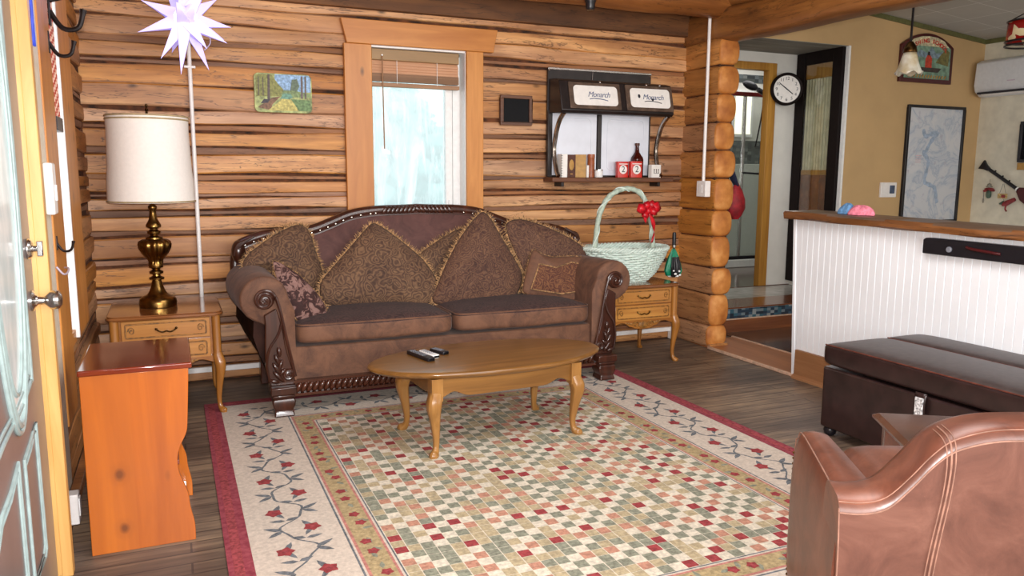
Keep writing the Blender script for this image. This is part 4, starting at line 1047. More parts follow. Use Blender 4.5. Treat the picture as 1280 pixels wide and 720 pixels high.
pillow('throw_pillow', [(666, 310), (677, 318), (692, 322), (712, 320), (733, 322), (733, 345), (730, 381), (712, 378), (690, 373), (652, 368), (655, 350), (660, 328)], (SCX+.8, SYF+.33, .50), (-.15, -1, .28), .05, 'suede', 'small brown cushion with embroidered square inset at the right arm', .012, inset=[(672, 331), (692, 336), (712, 329), (722, 331), (722, 365), (700, 368), (662, 362)])
pillow('throw_pillow', [(340, 325), (352, 329), (372, 342), (391, 360), (406, 380), (412, 402), (394, 403), (374, 405), (362, 386), (350, 360), (343, 341)], (SCX-AI+.10, SYF+.20, .55), (.45, -1, .30), .05, 'floral', 'small mauve floral cushion leaning on the inside of the left arm', .010)
# ------------------------------------------------------------------ cabriole legs, coffee table
CAB = [(0, 1, .030), (.006, .93, .034), (.018, .84, .036), (.020, .75, .033), (.012, .6, .026), (.003, .42, .020), (-.003, .25, .0155), (0, .13, .014), (.010, .06, .018), (.024, .025, .023), (.030, .006, .022), (.030, 0, .018)]
def cab_leg(b, x, y, z1, dx, dy, h, s=1.0, sq=2.8):
    d = Vector((dx, dy)).normalized()
    pts = [(x+d.x*o*s, y+d.y*o*s, z1-h+h*q) for o, q, r_ in CAB]
    S = spline(pts, 3); rr = [r_ for _, _, r_ in CAB]; rad = []
    for i in range(len(rr)-1): rad += [rr[i]+(rr[i+1]-rr[i])*k/3 for k in range(3)]
    b.tube(S, [q*s for q in rad]+[rr[-1]*s], 12, sq=sq)
    return b
f = {k: on_z(x, y, RG) for k, (x, y) in dict(FL=(537, 575), FR=(721, 541), BL=(503, 536), BR=(673, 512)).items()}
CX = (f['FL'].x+f['FR'].x+f['BL'].x+f['BR'].x)/4; CY = (f['FL'].y+f['FR'].y+f['BL'].y+f['BR'].y)/4
hwx = (f['FR'].x-f['FL'].x+f['BR'].x-f['BL'].x)/4-.03; hwy = (f['BL'].y-f['FL'].y+f['BR'].y-f['FR'].y)/4-.02
TH = .43
ct = thing('coffee_table', 'oval golden oak coffee table on the rug in front of the sofa', 'coffee table', (CX, CY, RT_), math.atan2(f['FR'].y-f['FL'].y, f['FR'].x-f['FL'].x)*.6)
ctr = ct.rotation_euler.z
TA, TB = (on_z(754, 437, TH+RG)-on_z(452, 460, TH+RG)).length/2+.0, .335
pr = [(0, 0), (.93, 0), (.965, .004), (.985, .012), (1.0, .018), (1.0, .026), (.985, .031), (.97, .034), (.95, .035), (0, .035)]
b = MB().lathe([(r_, z+TH-.035) for r_, z in pr], n=96, sx=TA, sy=TB)
b.build('tabletop', 'oak', ct, ang=50)
def scallop(x0, x1, zt, zb, dip, n=40):
    P = [(x0, zt), (x1, zt)]
    for k in range(n+1):
        q = k/n; e = abs(2*q-1); P.append((x1+(x0-x1)*q, zb+dip*math.exp(-((e-.80)/.13)**2)))
    return P
# front and rear apron curve down in the middle; ends too
for s_ in (-1, 1):
    b = MB().prism(scallop(-hwx+.02, hwx-.02, TH-.035, TH-.142, .03), 'y', s_*hwy-.011, s_*hwy+.011); b.build('apron', 'oak', ct, bevel=.003)
    b = MB().prism(scallop(-hwy+.02, hwy-.02, TH-.035, TH-.13, .03), 'x', s_*hwx-.011, s_*hwx+.011); b.build('apron', 'oak', ct, bevel=.003)
for sx_ in (-1, 1):
    for sy_ in (-1, 1):
        b = MB(); x, y = sx_*hwx, sy_*hwy
        b.box(x-.029, x+.029, y-.029, y+.029, TH-.15, TH-.036)
        cab_leg(b, x, y, TH-.11, sx_, sy_, TH-.11, 1.05)
        b.build('leg', 'oakv', ct, ang=60, bevel=.003)
# remotes on the coffee table
def remote(x0, y0, x1, y1, w_, h_, m_, label, btn):
    z = TH+RT_; a, c = on_z(x0, y0, z), on_z(x1, y1, z); d = c-a; L = d.length
    r = thing('remote_control', label, 'remote control', ((a.x+c.x)/2, (a.y+c.y)/2, z), math.atan2(d.y, d.x))
    MB().prism(rrect(-L/2, L/2, -w_/2, w_/2, w_*.3, 4), 'z', .0, h_).build('case', m_, r, bevel=.004)
    b = MB()
    for i in range(5):
        for j in range(-1, 2): b.box(-L*.38+i*L*.13, -L*.38+i*L*.13+L*.06, j*w_*.25-.004, j*w_*.25+.004, h_-.001, h_+.002)
    b.build('buttons', btn, r, bevel=.001)
    b = MB().box(L/2-.02, L/2+.0005, -w_*.35, w_*.35, h_*.2, h_*.8); b.build('front_window', 'tinglass', r)
M['greyplastic'] = plain('grey_buttons', (120, 122, 130), .4)
remote(512, 441.5, 540, 452, .046, .020, 'black', 'long dark remote control nearest the edge of the coffee table', 'greyplastic')
remote(527, 441, 546, 448, .042, .018, 'white', 'white remote control between two dark ones on the coffee table', 'greyplastic')
remote(540, 438.5, 558, 443.5, .045, .018, 'black', 'short dark remote control farthest right on the coffee table', 'greyplastic')
# ------------------------------------------------------------------ pair of French style end tables
def end_table(name, label, loc, W, D, H):
    t_ = thing(name, label, 'end table', loc, 0, 'matching French style end tables')
    zb, zt = .33*H/.6, H-.024
    hw, hd = W/2-.035, D/2-.03
    b = MB()
    for o_, z0_, z1_ in ((0, H-.020, H-.006), (.006, H-.006, H), (.010, H-.028, H-.020)): b.prism(rrect(-W/2+o_, W/2-o_, -D/2+o_, D/2-o_, .05), 'z', z0_, z1_)
    b.build('tabletop', 'fruitt', t_, bevel=.003)
    MB().box(-hw+.015, hw-.015, -hd+.012, hd, zb, zt-.004).build('case', 'fruit', t_, bevel=.003)
    dh = (zt-zb-.02)/2
    for k in range(2):
        z0_ = zb+.004+k*(dh+.008); z1_ = z0_+dh; x0, x1 = -hw+.04, hw-.04; yf = -hd+.012
        d_ = MB().box(x0, x1, yf-.014, yf+.01, z0_, z1_).build('drawer', 'fruitl', t_, bevel=.003)
        P = rrect(x0+.02, x1-.02, z0_+.018, z1_-.018, .01, 3)
        b = MB().tube([(x, yf-.0145, z) for x, z in P], .0045, 6, closed=True)
        for s_ in (-1, 1):
            b.tube([(s_*(x1-.05)+s_*(.022-.0012*i)*math.cos(i*.6)*.8, yf-.0155, (z0_+z1_)/2+(.024-.0013*i)*math.sin(i*.6)) for i in range(16)], .0035, 6)
        b.build('carved_border', 'carve', d_)
        b = MB(); zm = (z0_+z1_)/2
        for s_ in (-1, 1):
            b.tube(spline([(s_*.055, yf-.016, zm+.008), (s_*.04, yf-.026, zm-.004), (s_*.02, yf-.026, zm-.012), (0, yf-.024, zm-.006)], 5), .0045, 8)
            b.ball((s_*.052, yf-.018, zm+.006), .008, 8)
        b.build('handle', 'brass' if loc[0] > 2 else 'brass_dk', d_)
    # scalloped apron with a carved cartouche
    P = [(-hw+.02, zb+.01), (hw-.02, zb+.01)]
    for k in range(33):
        q = k/32; x = hw-.02-(2*hw-.04)*q; e = abs(2*q-1)
        P.append((x, zb-.022-.04*math.exp(-((e)/.42)**4)+.012*math.cos(e*9)*(e > .4)))
    MB().prism(P, 'y', -hd-.002, -hd+.016).build('apron', 'fruit', t_, bevel=.003)
    b = MB()
    for s_ in (-1, 1):
        b.tube([(s_*(.06+(.03-.0014*i)*math.cos(i*.5)), -hd-.005, zb-.025+(.022-.001*i)*math.sin(i*.5)) for i in range(20)], .005, 6)
        for k in range(3): b.ball((s_*(.10+.022*k), -hd-.003, zb-.018+.004*k), (.014, .006, .009-.0015*k), 8)
    b.ball((0, -hd-.002, zb-.03), (.045, .010, .026), 12)
    b.build('carved_cartouche', 'carve', t_)
    for sx_ in (-1, 1):
        for sy_ in (-1, 1):
            b = MB(); x, y = sx_*(hw-.005), sy_*(hd-.01)
            b.tube([(x, y, zt), (x, y, zb+.02), (x+sx_*.004, y+sy_*.003, zb-.01)], [.024, .023, .026], 10, sq=2.6)
            cab_leg(b, x, y, zb+.02, sx_, sy_, zb+.02, .88)
            b.ball((x+sx_*.022, y+sy_*.022, .012), (.017, .017, .012), 10)
            b.build('leg', 'fruitv', t_, ang=60)
    return t_
TZ = .597
ta = on_z(131, 398, TZ+.006); tb_ = on_z(279, 390, TZ+.006)
tl = end_table('end_table', 'carved end table under the brass lamp, left of the sofa', ((ta.x+tb_.x)/2+.0, (ta.y+tb_.y)/2+.30, RT_), tb_.x-ta.x, .62, TZ)
fr_ = on_z(853, 353.5, TZ); W2 = .63
tr2 = end_table('end_table', 'carved end table under the wicker basket, right of the sofa', (fr_.x-W2/2, fr_.y+.27, 0), W2, .54, TZ)
# ------------------------------------------------------------------ table lamp
LY = tl.location.y+.02; lb = on_y(198, 381, LY); TT = TZ+RT_
lamp = thing('table_lamp', 'tall antique brass table lamp with cream drum shade on the end table', 'lamp', (lb.x, LY, TT))
kpx = (on_y(198, 128, LY).z-lb.z)/(381-128)
prof = [(0, 381), (22, 380.5), (22.5, 376), (21.5, 371), (19, 368.5), (13, 366), (10, 362), (7.5, 356), (6.2, 350), (5.2, 347), (8.8, 346), (9, 344), (4.8, 342), (4.6, 340), (8.2, 338.5), (8.2, 336), (4.5, 334), (5, 332.5), (8.4, 331), (9, 327), (8, 324.5), (8.8, 321), (11, 318), (15, 313), (18, 307), (18.8, 302), (17.8, 298), (14, 295.5), (10.2, 295), (10, 293), (5, 291), (4.6, 290), (7.8, 288), (8, 285.5), (4.6, 283.5), (4.8, 282), (8.8, 280), (9, 277.5), (7, 274), (5, 270), (4, 263), (3.8, 259), (5.2, 257), (5.2, 254), (3, 252), (2.4, 246), (0, 246)]
kr = kpx*1.0
fl = lambda i, a: (.055*math.cos(12*a) if 20 <= i <= 27 else 0)
b = MB().lathe([(r_*kr, (381-z)*kpx) for r_, z in prof], n=72, flute=fl)
b.build('base', 'brass', lamp, ang=50)
s0, s1 = (381-249)*kpx, (381-143.5)*kpx
rb, rt = 51*kpx*.99, 48.5*kpx*.97
b = MB(); n = 48; sp = [(rb, s0), (rb*.985, s0+.12), (rt*.985, s0+.3), (rt, s1)]
b.lathe(sp+[(rt-.004, s1-.002), (rb-.004, s0+.002)], n=n)
b.f = [q for q in b.f if len(q) <= 4]
b.f += [[k, (k+1) % n, 5*n+(k+1) % n, 5*n+k] for k in range(n)]; b.mi = [0]*len(b.f)
shd = b.build('lamp_shade', 'shade', lamp, ang=60)
for rr, zz in ((rb+.001, s0+.006), (rt+.001, s1-.004), (rt+.001, s1-.022)): MB().tube([(rr*math.cos(2*PI*k/48), rr*math.sin(2*PI*k/48), zz) for k in range(48)], .0045, 6, closed=True).build('shade_trim', 'shadet', shd)
b = MB().tube([(0, 0, (381-246)*kpx), (0, 0, s1+.012)], .006, 8)
for k in range(3): a = 2*PI*k/3; b.tube([(0, 0, s1-.012), (rt*.97*math.cos(a), rt*.97*math.sin(a), s1-.012)], .003, 6)
b.lathe([(.012, s1-.014), (.014, s1+.004), (.007, s1+.012), (.006, s1+.028), (.011, s1+.034), (.008, s1+.042), (.004, s1+.05), (.008, s1+.058), (.006, s1+.066), (0, s1+.07)], n=12)
b.build('finial', 'brass_dk', lamp)
# ------------------------------------------------------------------ glowing star lantern
SY = 4.95; sc = on_y(231, 24, SY); srt = on_y(288, 34, SY)
kp_ = (on_y(240, 24, SY)-on_y(230, 24, SY)).length/10
tips = [((172, 41), -.02), ((290, 33), .04), ((226, 96), -.10), ((284, 55), -.02), ((201, 75), -.05), ((262, 87), .05), ((258, 65), -.12), ((176, 1), -.02), ((272, -2), .02), ((228, -30), -.04), ((205, -22), .1), ((262, -25), -.08), ((282, 46), .12), ((220, 16), -.30), ((242, 14), -.27), ((190, 30), .18), ((250, 40), .25), ((215, 60), .2), ((235, 0), .28)]
t = NT('lit_star_paper'); t.set(Roughness=.5); t.b.inputs['Base Color'].default_value = lin((206, 198, 250)); t.b.inputs['Emission Color'].default_value = lin((178, 168, 255)); t.b.inputs['Emission Strength'].default_value = .38; M['star'] = t.m
t = NT('lit_star_heart'); t.b.inputs['Base Color'].default_value = lin((240, 238, 255)); t.b.inputs['Emission Color'].default_value = lin((226, 226, 255)); t.b.inputs['Emission Strength'].default_value = 1.6; M['starh'] = t.m
star = thing('star_lantern', 'glowing white and violet many-pointed paper star lantern near the ceiling', 'star lantern', sc)
b = MB()
for (px, py), dy in tips:
    q = on_y(px, py, SY); d = Vector((q.x-sc.x, dy, q.z-sc.z)); L = d.length; dn = d/L
    ref = Vector((0, 1, 0)) if abs(dn.y) < .9 else Vector((1, 0, 0)); a1 = dn.cross(ref).normalized(); a2 = dn.cross(a1)
    r_ = .052; o_ = dn*.055; V = [o_+(a1*math.cos(PI/4+k*PI/2)+a2*math.sin(PI/4+k*PI/2))*r_ for k in range(4)]+[d]
    b.add(V, [(0, 1, 4), (1, 2, 4), (2, 3, 4), (3, 0, 4), (3, 2, 1, 0)])
b.build('points', 'star', star, smooth=False)
MB().ball((0, 0, 0), .074, 14).build('heart', 'starh', star)
MB().tube(spline([(0, .02, .05), (.02, .05, .2), (.0, .04, 2.76-sc.z)], 6), .004, 6).build('cord', 'conduit', star)
MB().tube(spline([(.05, .07, .03), (.11, .09, -.02), (.135, .1, -.10), (.10, .1, -.15)], 6), .0035, 6).build('cord', 'lens', star)
# conduits
q0, q1 = on_y(252, 365, YB-.045), on_y(243, 100, YB-.045)
cdt = thing('cable_conduit', 'white cable conduit running up the log wall behind the star', 'conduit', (q0.x, YB-.045, TT+.02))
MB().tube([(0, 0, -.3), (0, 0, 2.52-TT)], .013, 12).build('pipe', 'conduit', cdt)
cz = on_y(243, 84, YB-.045).z-TT-.02
MB().box(-.034, .034, -.014, .018, cz-.008, cz+.008).build('clip', 'conduit', cdt, bevel=.003)
p0, p1 = on_x(880, 226, XR-.03), on_x(886.5, 24, XR-.03)
cdt = thing('cable_conduit', 'white cable conduit dropping to an outlet box on the right log wall', 'conduit', (XR-.03, (p0.y+p1.y)/2, p0.z))
MB().tube([(0, 0, 0), (0, 0, p1.z-p0.z+.02)], .013, 12).build('pipe', 'conduit', cdt)
zz = on_x(880, 246, XR-.03).z-p0.z
MB().box(-.022, .03, -.058, .058, zz, .0).build('outlet_box', 'conduit', cdt, bevel=.005)
MB().box(-.026, -.022, -.02, .02, zz+.03, -.03).build('socket', 'white', cdt, bevel=.002)
p = on_y(840, 417, YB-.06)
o_ = thing('wall_outlet', 'small white outlet low on the back wall behind the right end table', 'outlet', (p.x, YB-.05, p.z-.045))
MB().box(-.016, .016, -.02, .03, 0, .10).build('plate', 'conduit', o_, bevel=.003); MB().box(-.008, .008, -.024, -.02, .02, .08).build('socket', 'white', o_, bevel=.001)
# ------------------------------------------------------------------ orange pine cabinet
BYF = (on_z(115, 698).y+on_z(245, 672).y)/2
def bp_(x, y): q = on_y(x, y, BYF); return q
bl, br_ = bp_(115, 698), bp_(246, 672); tlp = bp_(98, 464); trp = bp_(235, 452)
X0 = max(XL+.06, (bl.x+tlp.x)/2); X1 = trp.x; BH = (tlp.z+trp.z)/2+.0; BD = .47
cab = thing('pine_cabinet', 'orange pine side cabinet with glossy red brown top beside the front door', 'cabinet', ((X0+X1)/2, BYF, 0))
hx = (X1-X0)/2; mx = (X0+X1)/2
edge = [(bp_(x, y).x-mx, bp_(x, y).z) for x, y in ((235, 465), (234.5, 520), (233, 540), (226, 556), (222, 572), (224, 590), (231, 606), (236, 618), (238, 632), (243, 650), (244.5, 660), (245, 672))]
edge = [(x, max(0, z)) for x, z in edge]; edge[0] = (hx, BH-.022); edge[-1] = (edge[-1][0], 0)
P = [(-hx, 0), (-hx, BH-.022)]+[(p.x, p.z) for p in spline([(x, 0, z) for x, z in edge], 4)]
k1, k2 = bp_(149, 593), bp_(156, 660)
spots(M['orangek'], [(k1.x-mx, k1.z, .045), (k2.x-mx, k2.z, .04)], (70, 26, 8), bp_(166, 560).x-mx)
MB().prism(P, 'y', 0, .02).build('side_panel', 'orangek', cab, bevel=.002)
MB().prism(P, 'y', BD-.02, BD).build('side_panel', 'orangek', cab, bevel=.002)
MB().box(-hx-.004, hx+.012, -.012, BD+.012, BH-.022, BH).build('top', 'redtop', cab, bevel=.005, segs=3)
MB().box(-hx+.001, -hx+.013, .02, BD-.02, .02, BH-.022).build('back_panel', 'orange', cab)
for z_ in (.07, .30): MB().box(-hx+.013, hx-.05, .02, BD-.02, z_, z_+.018).build('shelf', 'redtop', cab, bevel=.002)
MB().box(hx-.035, hx-.015, .02, BD-.02, BH-.13, BH-.022).build('front_rail', 'redtop', cab, bevel=.002)
MB().box(hx-.05, hx-.03, .02, BD-.02, 0, .07).build('plinth', 'redtop', cab, bevel=.002)
b = MB(); 
for k in range(4): b.box(hx-.16+.0, hx-.03, .05+.09*k, .12+.09*k, .088, .13+.03*(k % 2))
mags = thing('magazine_stack', 'pale magazines stacked inside the orange pine cabinet', 'magazines', (mx+hx-.15, BYF+.2, .318))
for k in range(4): MB().box(-.09+.004*k, .09, -.13, .13-.008*k, .012*k, .012*k+.011).build('magazine', ['paper', 'redcloth', 'paper', 'babyblue'][k], mags, bevel=.001)
# ------------------------------------------------------------------ wicker basket
BYC = tr2.location.y-.02
bb = on_y(790, 348, BYC-.14); rl, rr = on_y(733, 310, BYC), on_y(828, 312, BYC)
bx = (rl.x+rr.x)/2; RA = (rr.x-rl.x)/2; RB = .23; RZ = (rl.z+rr.z)/2-TZ+.0
bas = thing('wicker_basket', 'large pale mint wicker basket with tall hoop handle on the end table', 'basket', (bx, BYC, TZ+.002))
def brad(q): s_ = .50+.50*min(1, q*1.05)**.62; return RA*s_, RB*(s_*.85+.15)
b = MB(); NS = 44
rows_ = 13
for r_ in range(rows_):
    q = (r_+.5)/rows_; A, B_ = brad(q); z = .012+(RZ-.02)*q; pts = []
    for k in range(NS*3):
        a = 2*PI*k/(NS*3); w_ = .009*math.sin(NS/2*a+(PI if r_ % 2 else 0)); pts.append(((A+w_)*math.cos(a), (B_+w_)*math.sin(a), z+.003*math.sin(9*a+r_)))
    b.tube(pts, .0085, 6, closed=True)
b.build('weave', 'wick', bas)
b = MB()
for k in range(NS):
    a = 2*PI*(k+.5)/NS; b.tube([(brad(q)[0]*math.cos(a), brad(q)[1]*math.sin(a), RZ*q) for q in (0, .2, .45, .7, 1)], .005, 5)
b.build('stakes', 'wick', bas)
b = MB()
for j in range(3):
    pts = []
    for k in range(150):
        a = 2*PI*k/150; w_ = .012; ph = 22*a+j*2*PI/3; pts.append(((RA+.006+w_*math.cos(ph))*math.cos(a), (RB+.006+w_*math.cos(ph))*math.sin(a), RZ+.006+w_*math.sin(ph)))
    b.tube(pts, .009, 6, closed=True)
b.build('rim_braid', 'wick', bas)
A, B_ = brad(0.0); MB().lathe([(0, 0), (1, 0), (1, .014), (0, .014)], n=40, sx=A, sy=B_).build('bottom', 'wick', bas)
hp = [(on_y(x, y, BYC).x-bx, on_y(x, y, BYC).z-TZ) for x, y in ((743, 318), (745, 295), (749, 270), (758, 250), (770, 240), (783, 236), (796, 239), (806, 250), (812, 268), (815, 290), (816, 318))]
hp = spline([(x, 0, z) for x, z in hp], 6)
b = MB().tube(hp, [.019+.0016*math.sin(k*1.9) for k in range(len(hp))], 12)
b.build('handle', 'wickd', bas)
b = MB()
for s_ in (0,):
    pts = []
    for k, p in enumerate(hp):
        t0 = (hp[min(k+1, len(hp)-1)]-hp[max(k-1, 0)]).normalized(); n_ = Vector((0, 1, 0)); b_ = t0.cross(n_); ph = k*.55; pts.append(p+(n_*math.cos(ph)+b_*math.sin(ph))*.02)
    b.tube(pts, .005, 6)
b.build('handle_wrap', 'wick', bas)
bc = on_y(809, 264, BYC-.03); bo = Vector((bc.x-bx, -.03, bc.z-TZ))
b = MB()
for (ax_, az_, L, W) in ((-1, .3, .11, .07), (1, .45, .11, .075), (-.5, -.5, .075, .05), (.5, .8, .09, .055), (-.3, .8, .08, .055), (.8, -.1, .08, .055)):
    d = Vector((ax_, -.25, az_)).normalized(); sd = Vector((0, 1, 0)).cross(d).normalized()
    lp = [bo+d*(L*s_)+Vector((0, -1, 0))*(.024*math.sin(PI*s_)) for s_ in (0, .25, .5, .75, 1, .75, .5, .25, 0)]
    for i, s_ in enumerate((0, .25, .5, .75, 1, .75, .5, .25, 0)):
        if i > 4: lp[i] = bo+d*(L*s_)+Vector((0, 1, 0))*(.02*math.sin(PI*s_))
    vs = []; 
    for i, p in enumerate(lp):
        w_ = W*.5*(.35+.65*math.sin(PI*min(1, (i if i <= 4 else 8-i)/4*.75+.05))); vs += [p+sd*w_, p-sd*w_]
    b.add(vs, [(2*i, 2*i+1, 2*i+3, 2*i+2) for i in range(8)])
b.ball(bo+Vector((0, -.015, 0)), (.02, .018, .024), 10)
def ribbon(pts, w_):
    pts = spline(pts, 5); vs = []
    for i, p in enumerate(pts): o_ = Vector((w_*math.cos(i*.15), .3*w_*math.sin(i*.7), 0)); vs += [p+o_, p-o_]
    b.add(vs, [(2*i, 2*i+1, 2*i+3, 2*i+2) for i in range(len(pts)-1)])
ribbon([bo+Vector(q) for q in ((.01, -.015, -.01), (.04, -.02, -.08), (.055, -.015, -.16), (.05, .0, -.24))], .022)
ribbon([bo+Vector(q) for q in ((-.01, -.02, -.01), (-.035, -.03, -.045), (-.03, -.03, -.09))], .018)
o = b.build('bow', 'red', bas, ang=180); o.modifiers.new('solid', 'SOLIDIFY').thickness = .002
# folded umbrella standing in the corner of the end table
UY = BYC+.06; ub, ut = on_y(841, 347, UY), on_y(840, 290, UY); UH = ut.z-TZ
um = thing('folded_umbrella', 'folded green and black compact umbrella with black handle behind the basket', 'umbrella', (max(ub.x, bx+RA*.8), UY, TZ))
pr = [(.030, 0), (.050, .012), (.058, .05), (.052, .10), (.036, .16), (.018, .205), (.010, .225)]
b = MB(); n = 48; vs = []; fs = []
for i, (r_, z) in enumerate(pr):
    for k in range(n): a = 2*PI*k/n; q = r_*(1+.28*math.sin(8*a+z*9)); vs.append((q*math.cos(a), q*math.sin(a)*.8, z))
b.add(vs, [])
for i in range(len(pr)-1):
    for k in range(n):
        l = (k+1) % n; b.f.append([i*n+k, i*n+l, (i+1)*n+l, (i+1)*n+k]); sec = (k*8//n)
        b.mi.append(2 if i == 0 and sec % 2 == 0 else (1 if sec in (5, 6) and i < 4 else (2 if i == 1 and sec == 5 and k % 3 == 0 else 0)))
b.f.append(list(range(n))); b.mi.append(1)
b.build('canopy', ['emerald', 'blackny', 'white'], um, ang=80)
MB().lathe([(.007, .22), (.008, .24), (.014, .245), (.0155, UH-.02), (.013, UH-.004), (0, UH)], n=16).build('handle', 'blackny', um)
MB().lathe([(.0165, .235), (.0165, .252)], n=16).build('ferrule', 'steel', um)
b = MB(); rnd = random.Random(4)
for x, z, r_ in ((-.012, .03, .014), (.022, .05, .012), (.008, .012, .012), (-.03, .055, .010), (.03, .02, .012)): b.ball((x, -.052, z), (r_, .006, r_*.7), 8)
b.build('white_print', 'white', um)
# ------------------------------------------------------------------ things on the back wall
a, c = on_y(317, 90, YB-.05), on_y(391, 142, YB-.05)
pw, ph = (c.x-a.x)/2, (a.z-c.z)/2
pa = thing('landscape_painting', 'small unframed landscape painting of a path between trees on the log wall', 'painting', ((a.x+c.x)/2, YB-.026, c.z))
MB().prism(rrect(-pw, pw, 0, 2*ph, .03, 4), 'y', -.012, .006).build('board', plain('painting_ground', (150, 158, 104), .6, var=.3, scale=30), pa, bevel=.002)
def pp(name, polys, cols):
    b = MB(); ms = []
    for i, (pl, c_) in enumerate(zip(polys, cols)):
        n_ = name+'_%02d' % i
        M[n_] = plain('paint_'+n_, c_, .6, var=.22, scale=60); ms.append(n_); y = -.0125-.0004*i
        b.add([(-pw+2*pw*u, y, 2*ph*v) for u, v in pl], [tuple(range(len(pl)))], i)
    return b, ms
polys = [[(.33, .5), (.36, .98), (.95, .98), (.98, .9), (.98, .55)], [(.03, .4), (.03, .95), (.3, .97), (.42, .72), (.5, .6), (.5, .42)], [(.45, .46), (.5, .58), (.7, .58), (.98, .5), (.98, .42), (.5, .4)], [(.05, .12), (.3, .38), (.45, .42), (.3, .2), (.28, .05)], [(.22, .05), (.35, .2), (.48, .36), (.62, .36), (.7, .2), (.78, .05)], [(.7, .2), (.62, .36), (.97, .34), (.97, .06), (.76, .05)], [(.44, .36), (.5, .5), (.62, .5), (.66, .4), (.6, .35)], [(.22, .33), (.235, .97), (.27, .97), (.265, .33)], [(.06, .42), (.065, .9), (.085, .9), (.085, .42)], [(.14, .42), (.145, .9), (.16, .9), (.16, .42)], [(.80, .38), (.81, .95), (.84, .95), (.84, .38)], [(.87, .38), (.875, .95), (.90, .95), (.90, .38)], [(.62, .58), (.65, .85), (.74, .88), (.78, .7), (.74, .56)], [(.1, .22), (.16, .34), (.27, .33), (.22, .24)], [(.28, .38), (.35, .9), (.30, .6)]]
cols = [(140, 172, 204), (130, 132, 74), (122, 142, 96), (122, 92, 70), (186, 176, 104), (104, 132, 86), (106, 148, 128), (86, 74, 72), (98, 90, 70), (98, 88, 74), (104, 92, 88), (104, 92, 84), (96, 112, 92), (64, 60, 66), (140, 136, 90)]
b, ms = pp('pt', polys, cols); b.build('painted_scene', ms, pa, smooth=False)
a, c = on_y(626, 118, YB-.05), on_y(665, 157.5, YB-.05); w2, h2 = (c.x-a.x)/2, a.z-c.z
fr = thing('framed_picture', 'small dark picture in a brown wooden frame right of the window', 'picture', ((a.x+c.x)/2, YB-.036, c.z))
b = MB(); t_ = .024
b.box(-w2, w2, -.018, .008, 0, t_).box(-w2, w2, -.018, .008, h2-t_, h2).box(-w2, -w2+t_, -.018, .008, t_, h2-t_).box(w2-t_, w2, -.018, .008, t_, h2-t_)
b.build('frame', 'framebr', fr, bevel=.003); MB().box(-w2+t_, w2-t_, -.006, .006, t_, h2-t_).build('dark_print', 'tinglass', fr)
# blind
bx0, bx1 = WX0+.012, on_y(574, 108, YB).x; bt, bm_ = WZ1-.015, on_y(500, 92, YB).z; bbt = on_y(500, 109, YB).z
bl = thing('window_blind', 'raised tan wooden slat blind at the top of the window', 'blind', ((bx0+bx1)/2, YB+.03, bbt)); hw = (bx1-bx0)/2
M['slat'] = wood('blind_slat', (196, 146, 110), (222, 176, 142), 0, rough=.5, bump=0); M['slatd'] = wood('blind_stack', (136, 98, 66), (168, 126, 90), 0, rough=.5, bump=0); M['valance'] = wood('blind_valance', (140, 110, 72), (166, 134, 92), 0, rough=.5, bump=0)
H_ = bt-bbt
MB().box(-hw, hw, -.03, .02, H_-.075, H_).build('valance', 'valance', bl, bevel=.004)
zs = H_-.085; k = 0
while zs > bm_-bbt:
    o = MB().box(-hw, hw, -.024, .02, -.0012, .0012).build('slat', 'slat', bl, smooth=False, loc=(0, 0, zs)); o.rotation_euler = (R(58), 0, 0); zs -= .019; k += 1
zs = bm_-bbt-.004
while zs > .035: MB().box(-hw, hw, -.024, .022, zs-.0035, zs).build('slat', 'slatd', bl, smooth=False); zs -= .0055
MB().box(-hw-.004, hw+.004, -.028, .024, 0, .028).build('bottom_rail', 'slatd', bl, bevel=.004)
wd = on_y(480, 186, YB-.02); wx = wd.x-bl.location.x
MB().tube([(wx, -.045, H_-.05), (wx+.004, -.05, wd.z-bbt)], .0045, 8).build('tilt_wand', 'slatd', bl)
MB().tube([(wx, -.03, H_-.045), (wx, -.047, H_-.045)], .006, 8).build('wand_clip', 'white', bl)
for u in (.28, .74):
    b = MB(); x = -hw+2*hw*u
    b.tube([(x, -.027, .02), (x, -.027, H_-.07)], .0018, 6); b.build('cord', 'white', bl)
# ------------------------------------------------------------------ old stove back hung as a shelf
YS_ = YB-.055
a, bq, c = on_y(685, 84, YS_), on_y(814, 93, YS_), on_y(685, 221, YS_)
sx0, sx1, sz1, sz0 = a.x, bq.x, (a.z+bq.z)/2, c.z
st_ = thing('stove_warming_shelf', 'old stove back with two warming ovens and white enamel panels hung on the wall', 'stove back', (sx0, YS_, sz0))
W_, H_ = sx1-sx0, sz1-sz0
MB().box(0, W_, 0, .022, 0, H_).build('back_sheet', 'blackm', st_, bevel=.003)
MB().box(0, W_, -.006, .0, H_-.012, H_+.004).build('top_edge', 'steel', st_, bevel=.002)
e = [on_y(x, y, YS_)-Vector((sx0, 0, sz0)) for x, y in ((690, 142), (746, 146), (752, 146), (811, 149), (811, 218))]
z_a, z_b = .012, e[0].z+.02
for x0, x1 in ((e[0].x, e[1].x-.002), (e[2].x, e[3].x)):
    p_ = MB().box(x0, x1, -.008, .0, z_a, z_b).build('enamel_panel', 'enamel', st_, bevel=.004)
    P = rrect(x0+.05, x1-.05, z_a+.04, z_b-.05, .04, 5); MB().tube([(x, -.0085, z) for x, z in P], .003, 6, closed=True).build('embossed_line', 'enamel', p_)
for q0_, q1_ in ((0, e[0].x), (e[1].x+.004, e[2].x-.004), (e[3].x, W_)): MB().box(q0_, q1_, -.013, 0, 0, z_b).build('frame_strip', 'blackm', st_, bevel=.003)
YF = YS_-.22
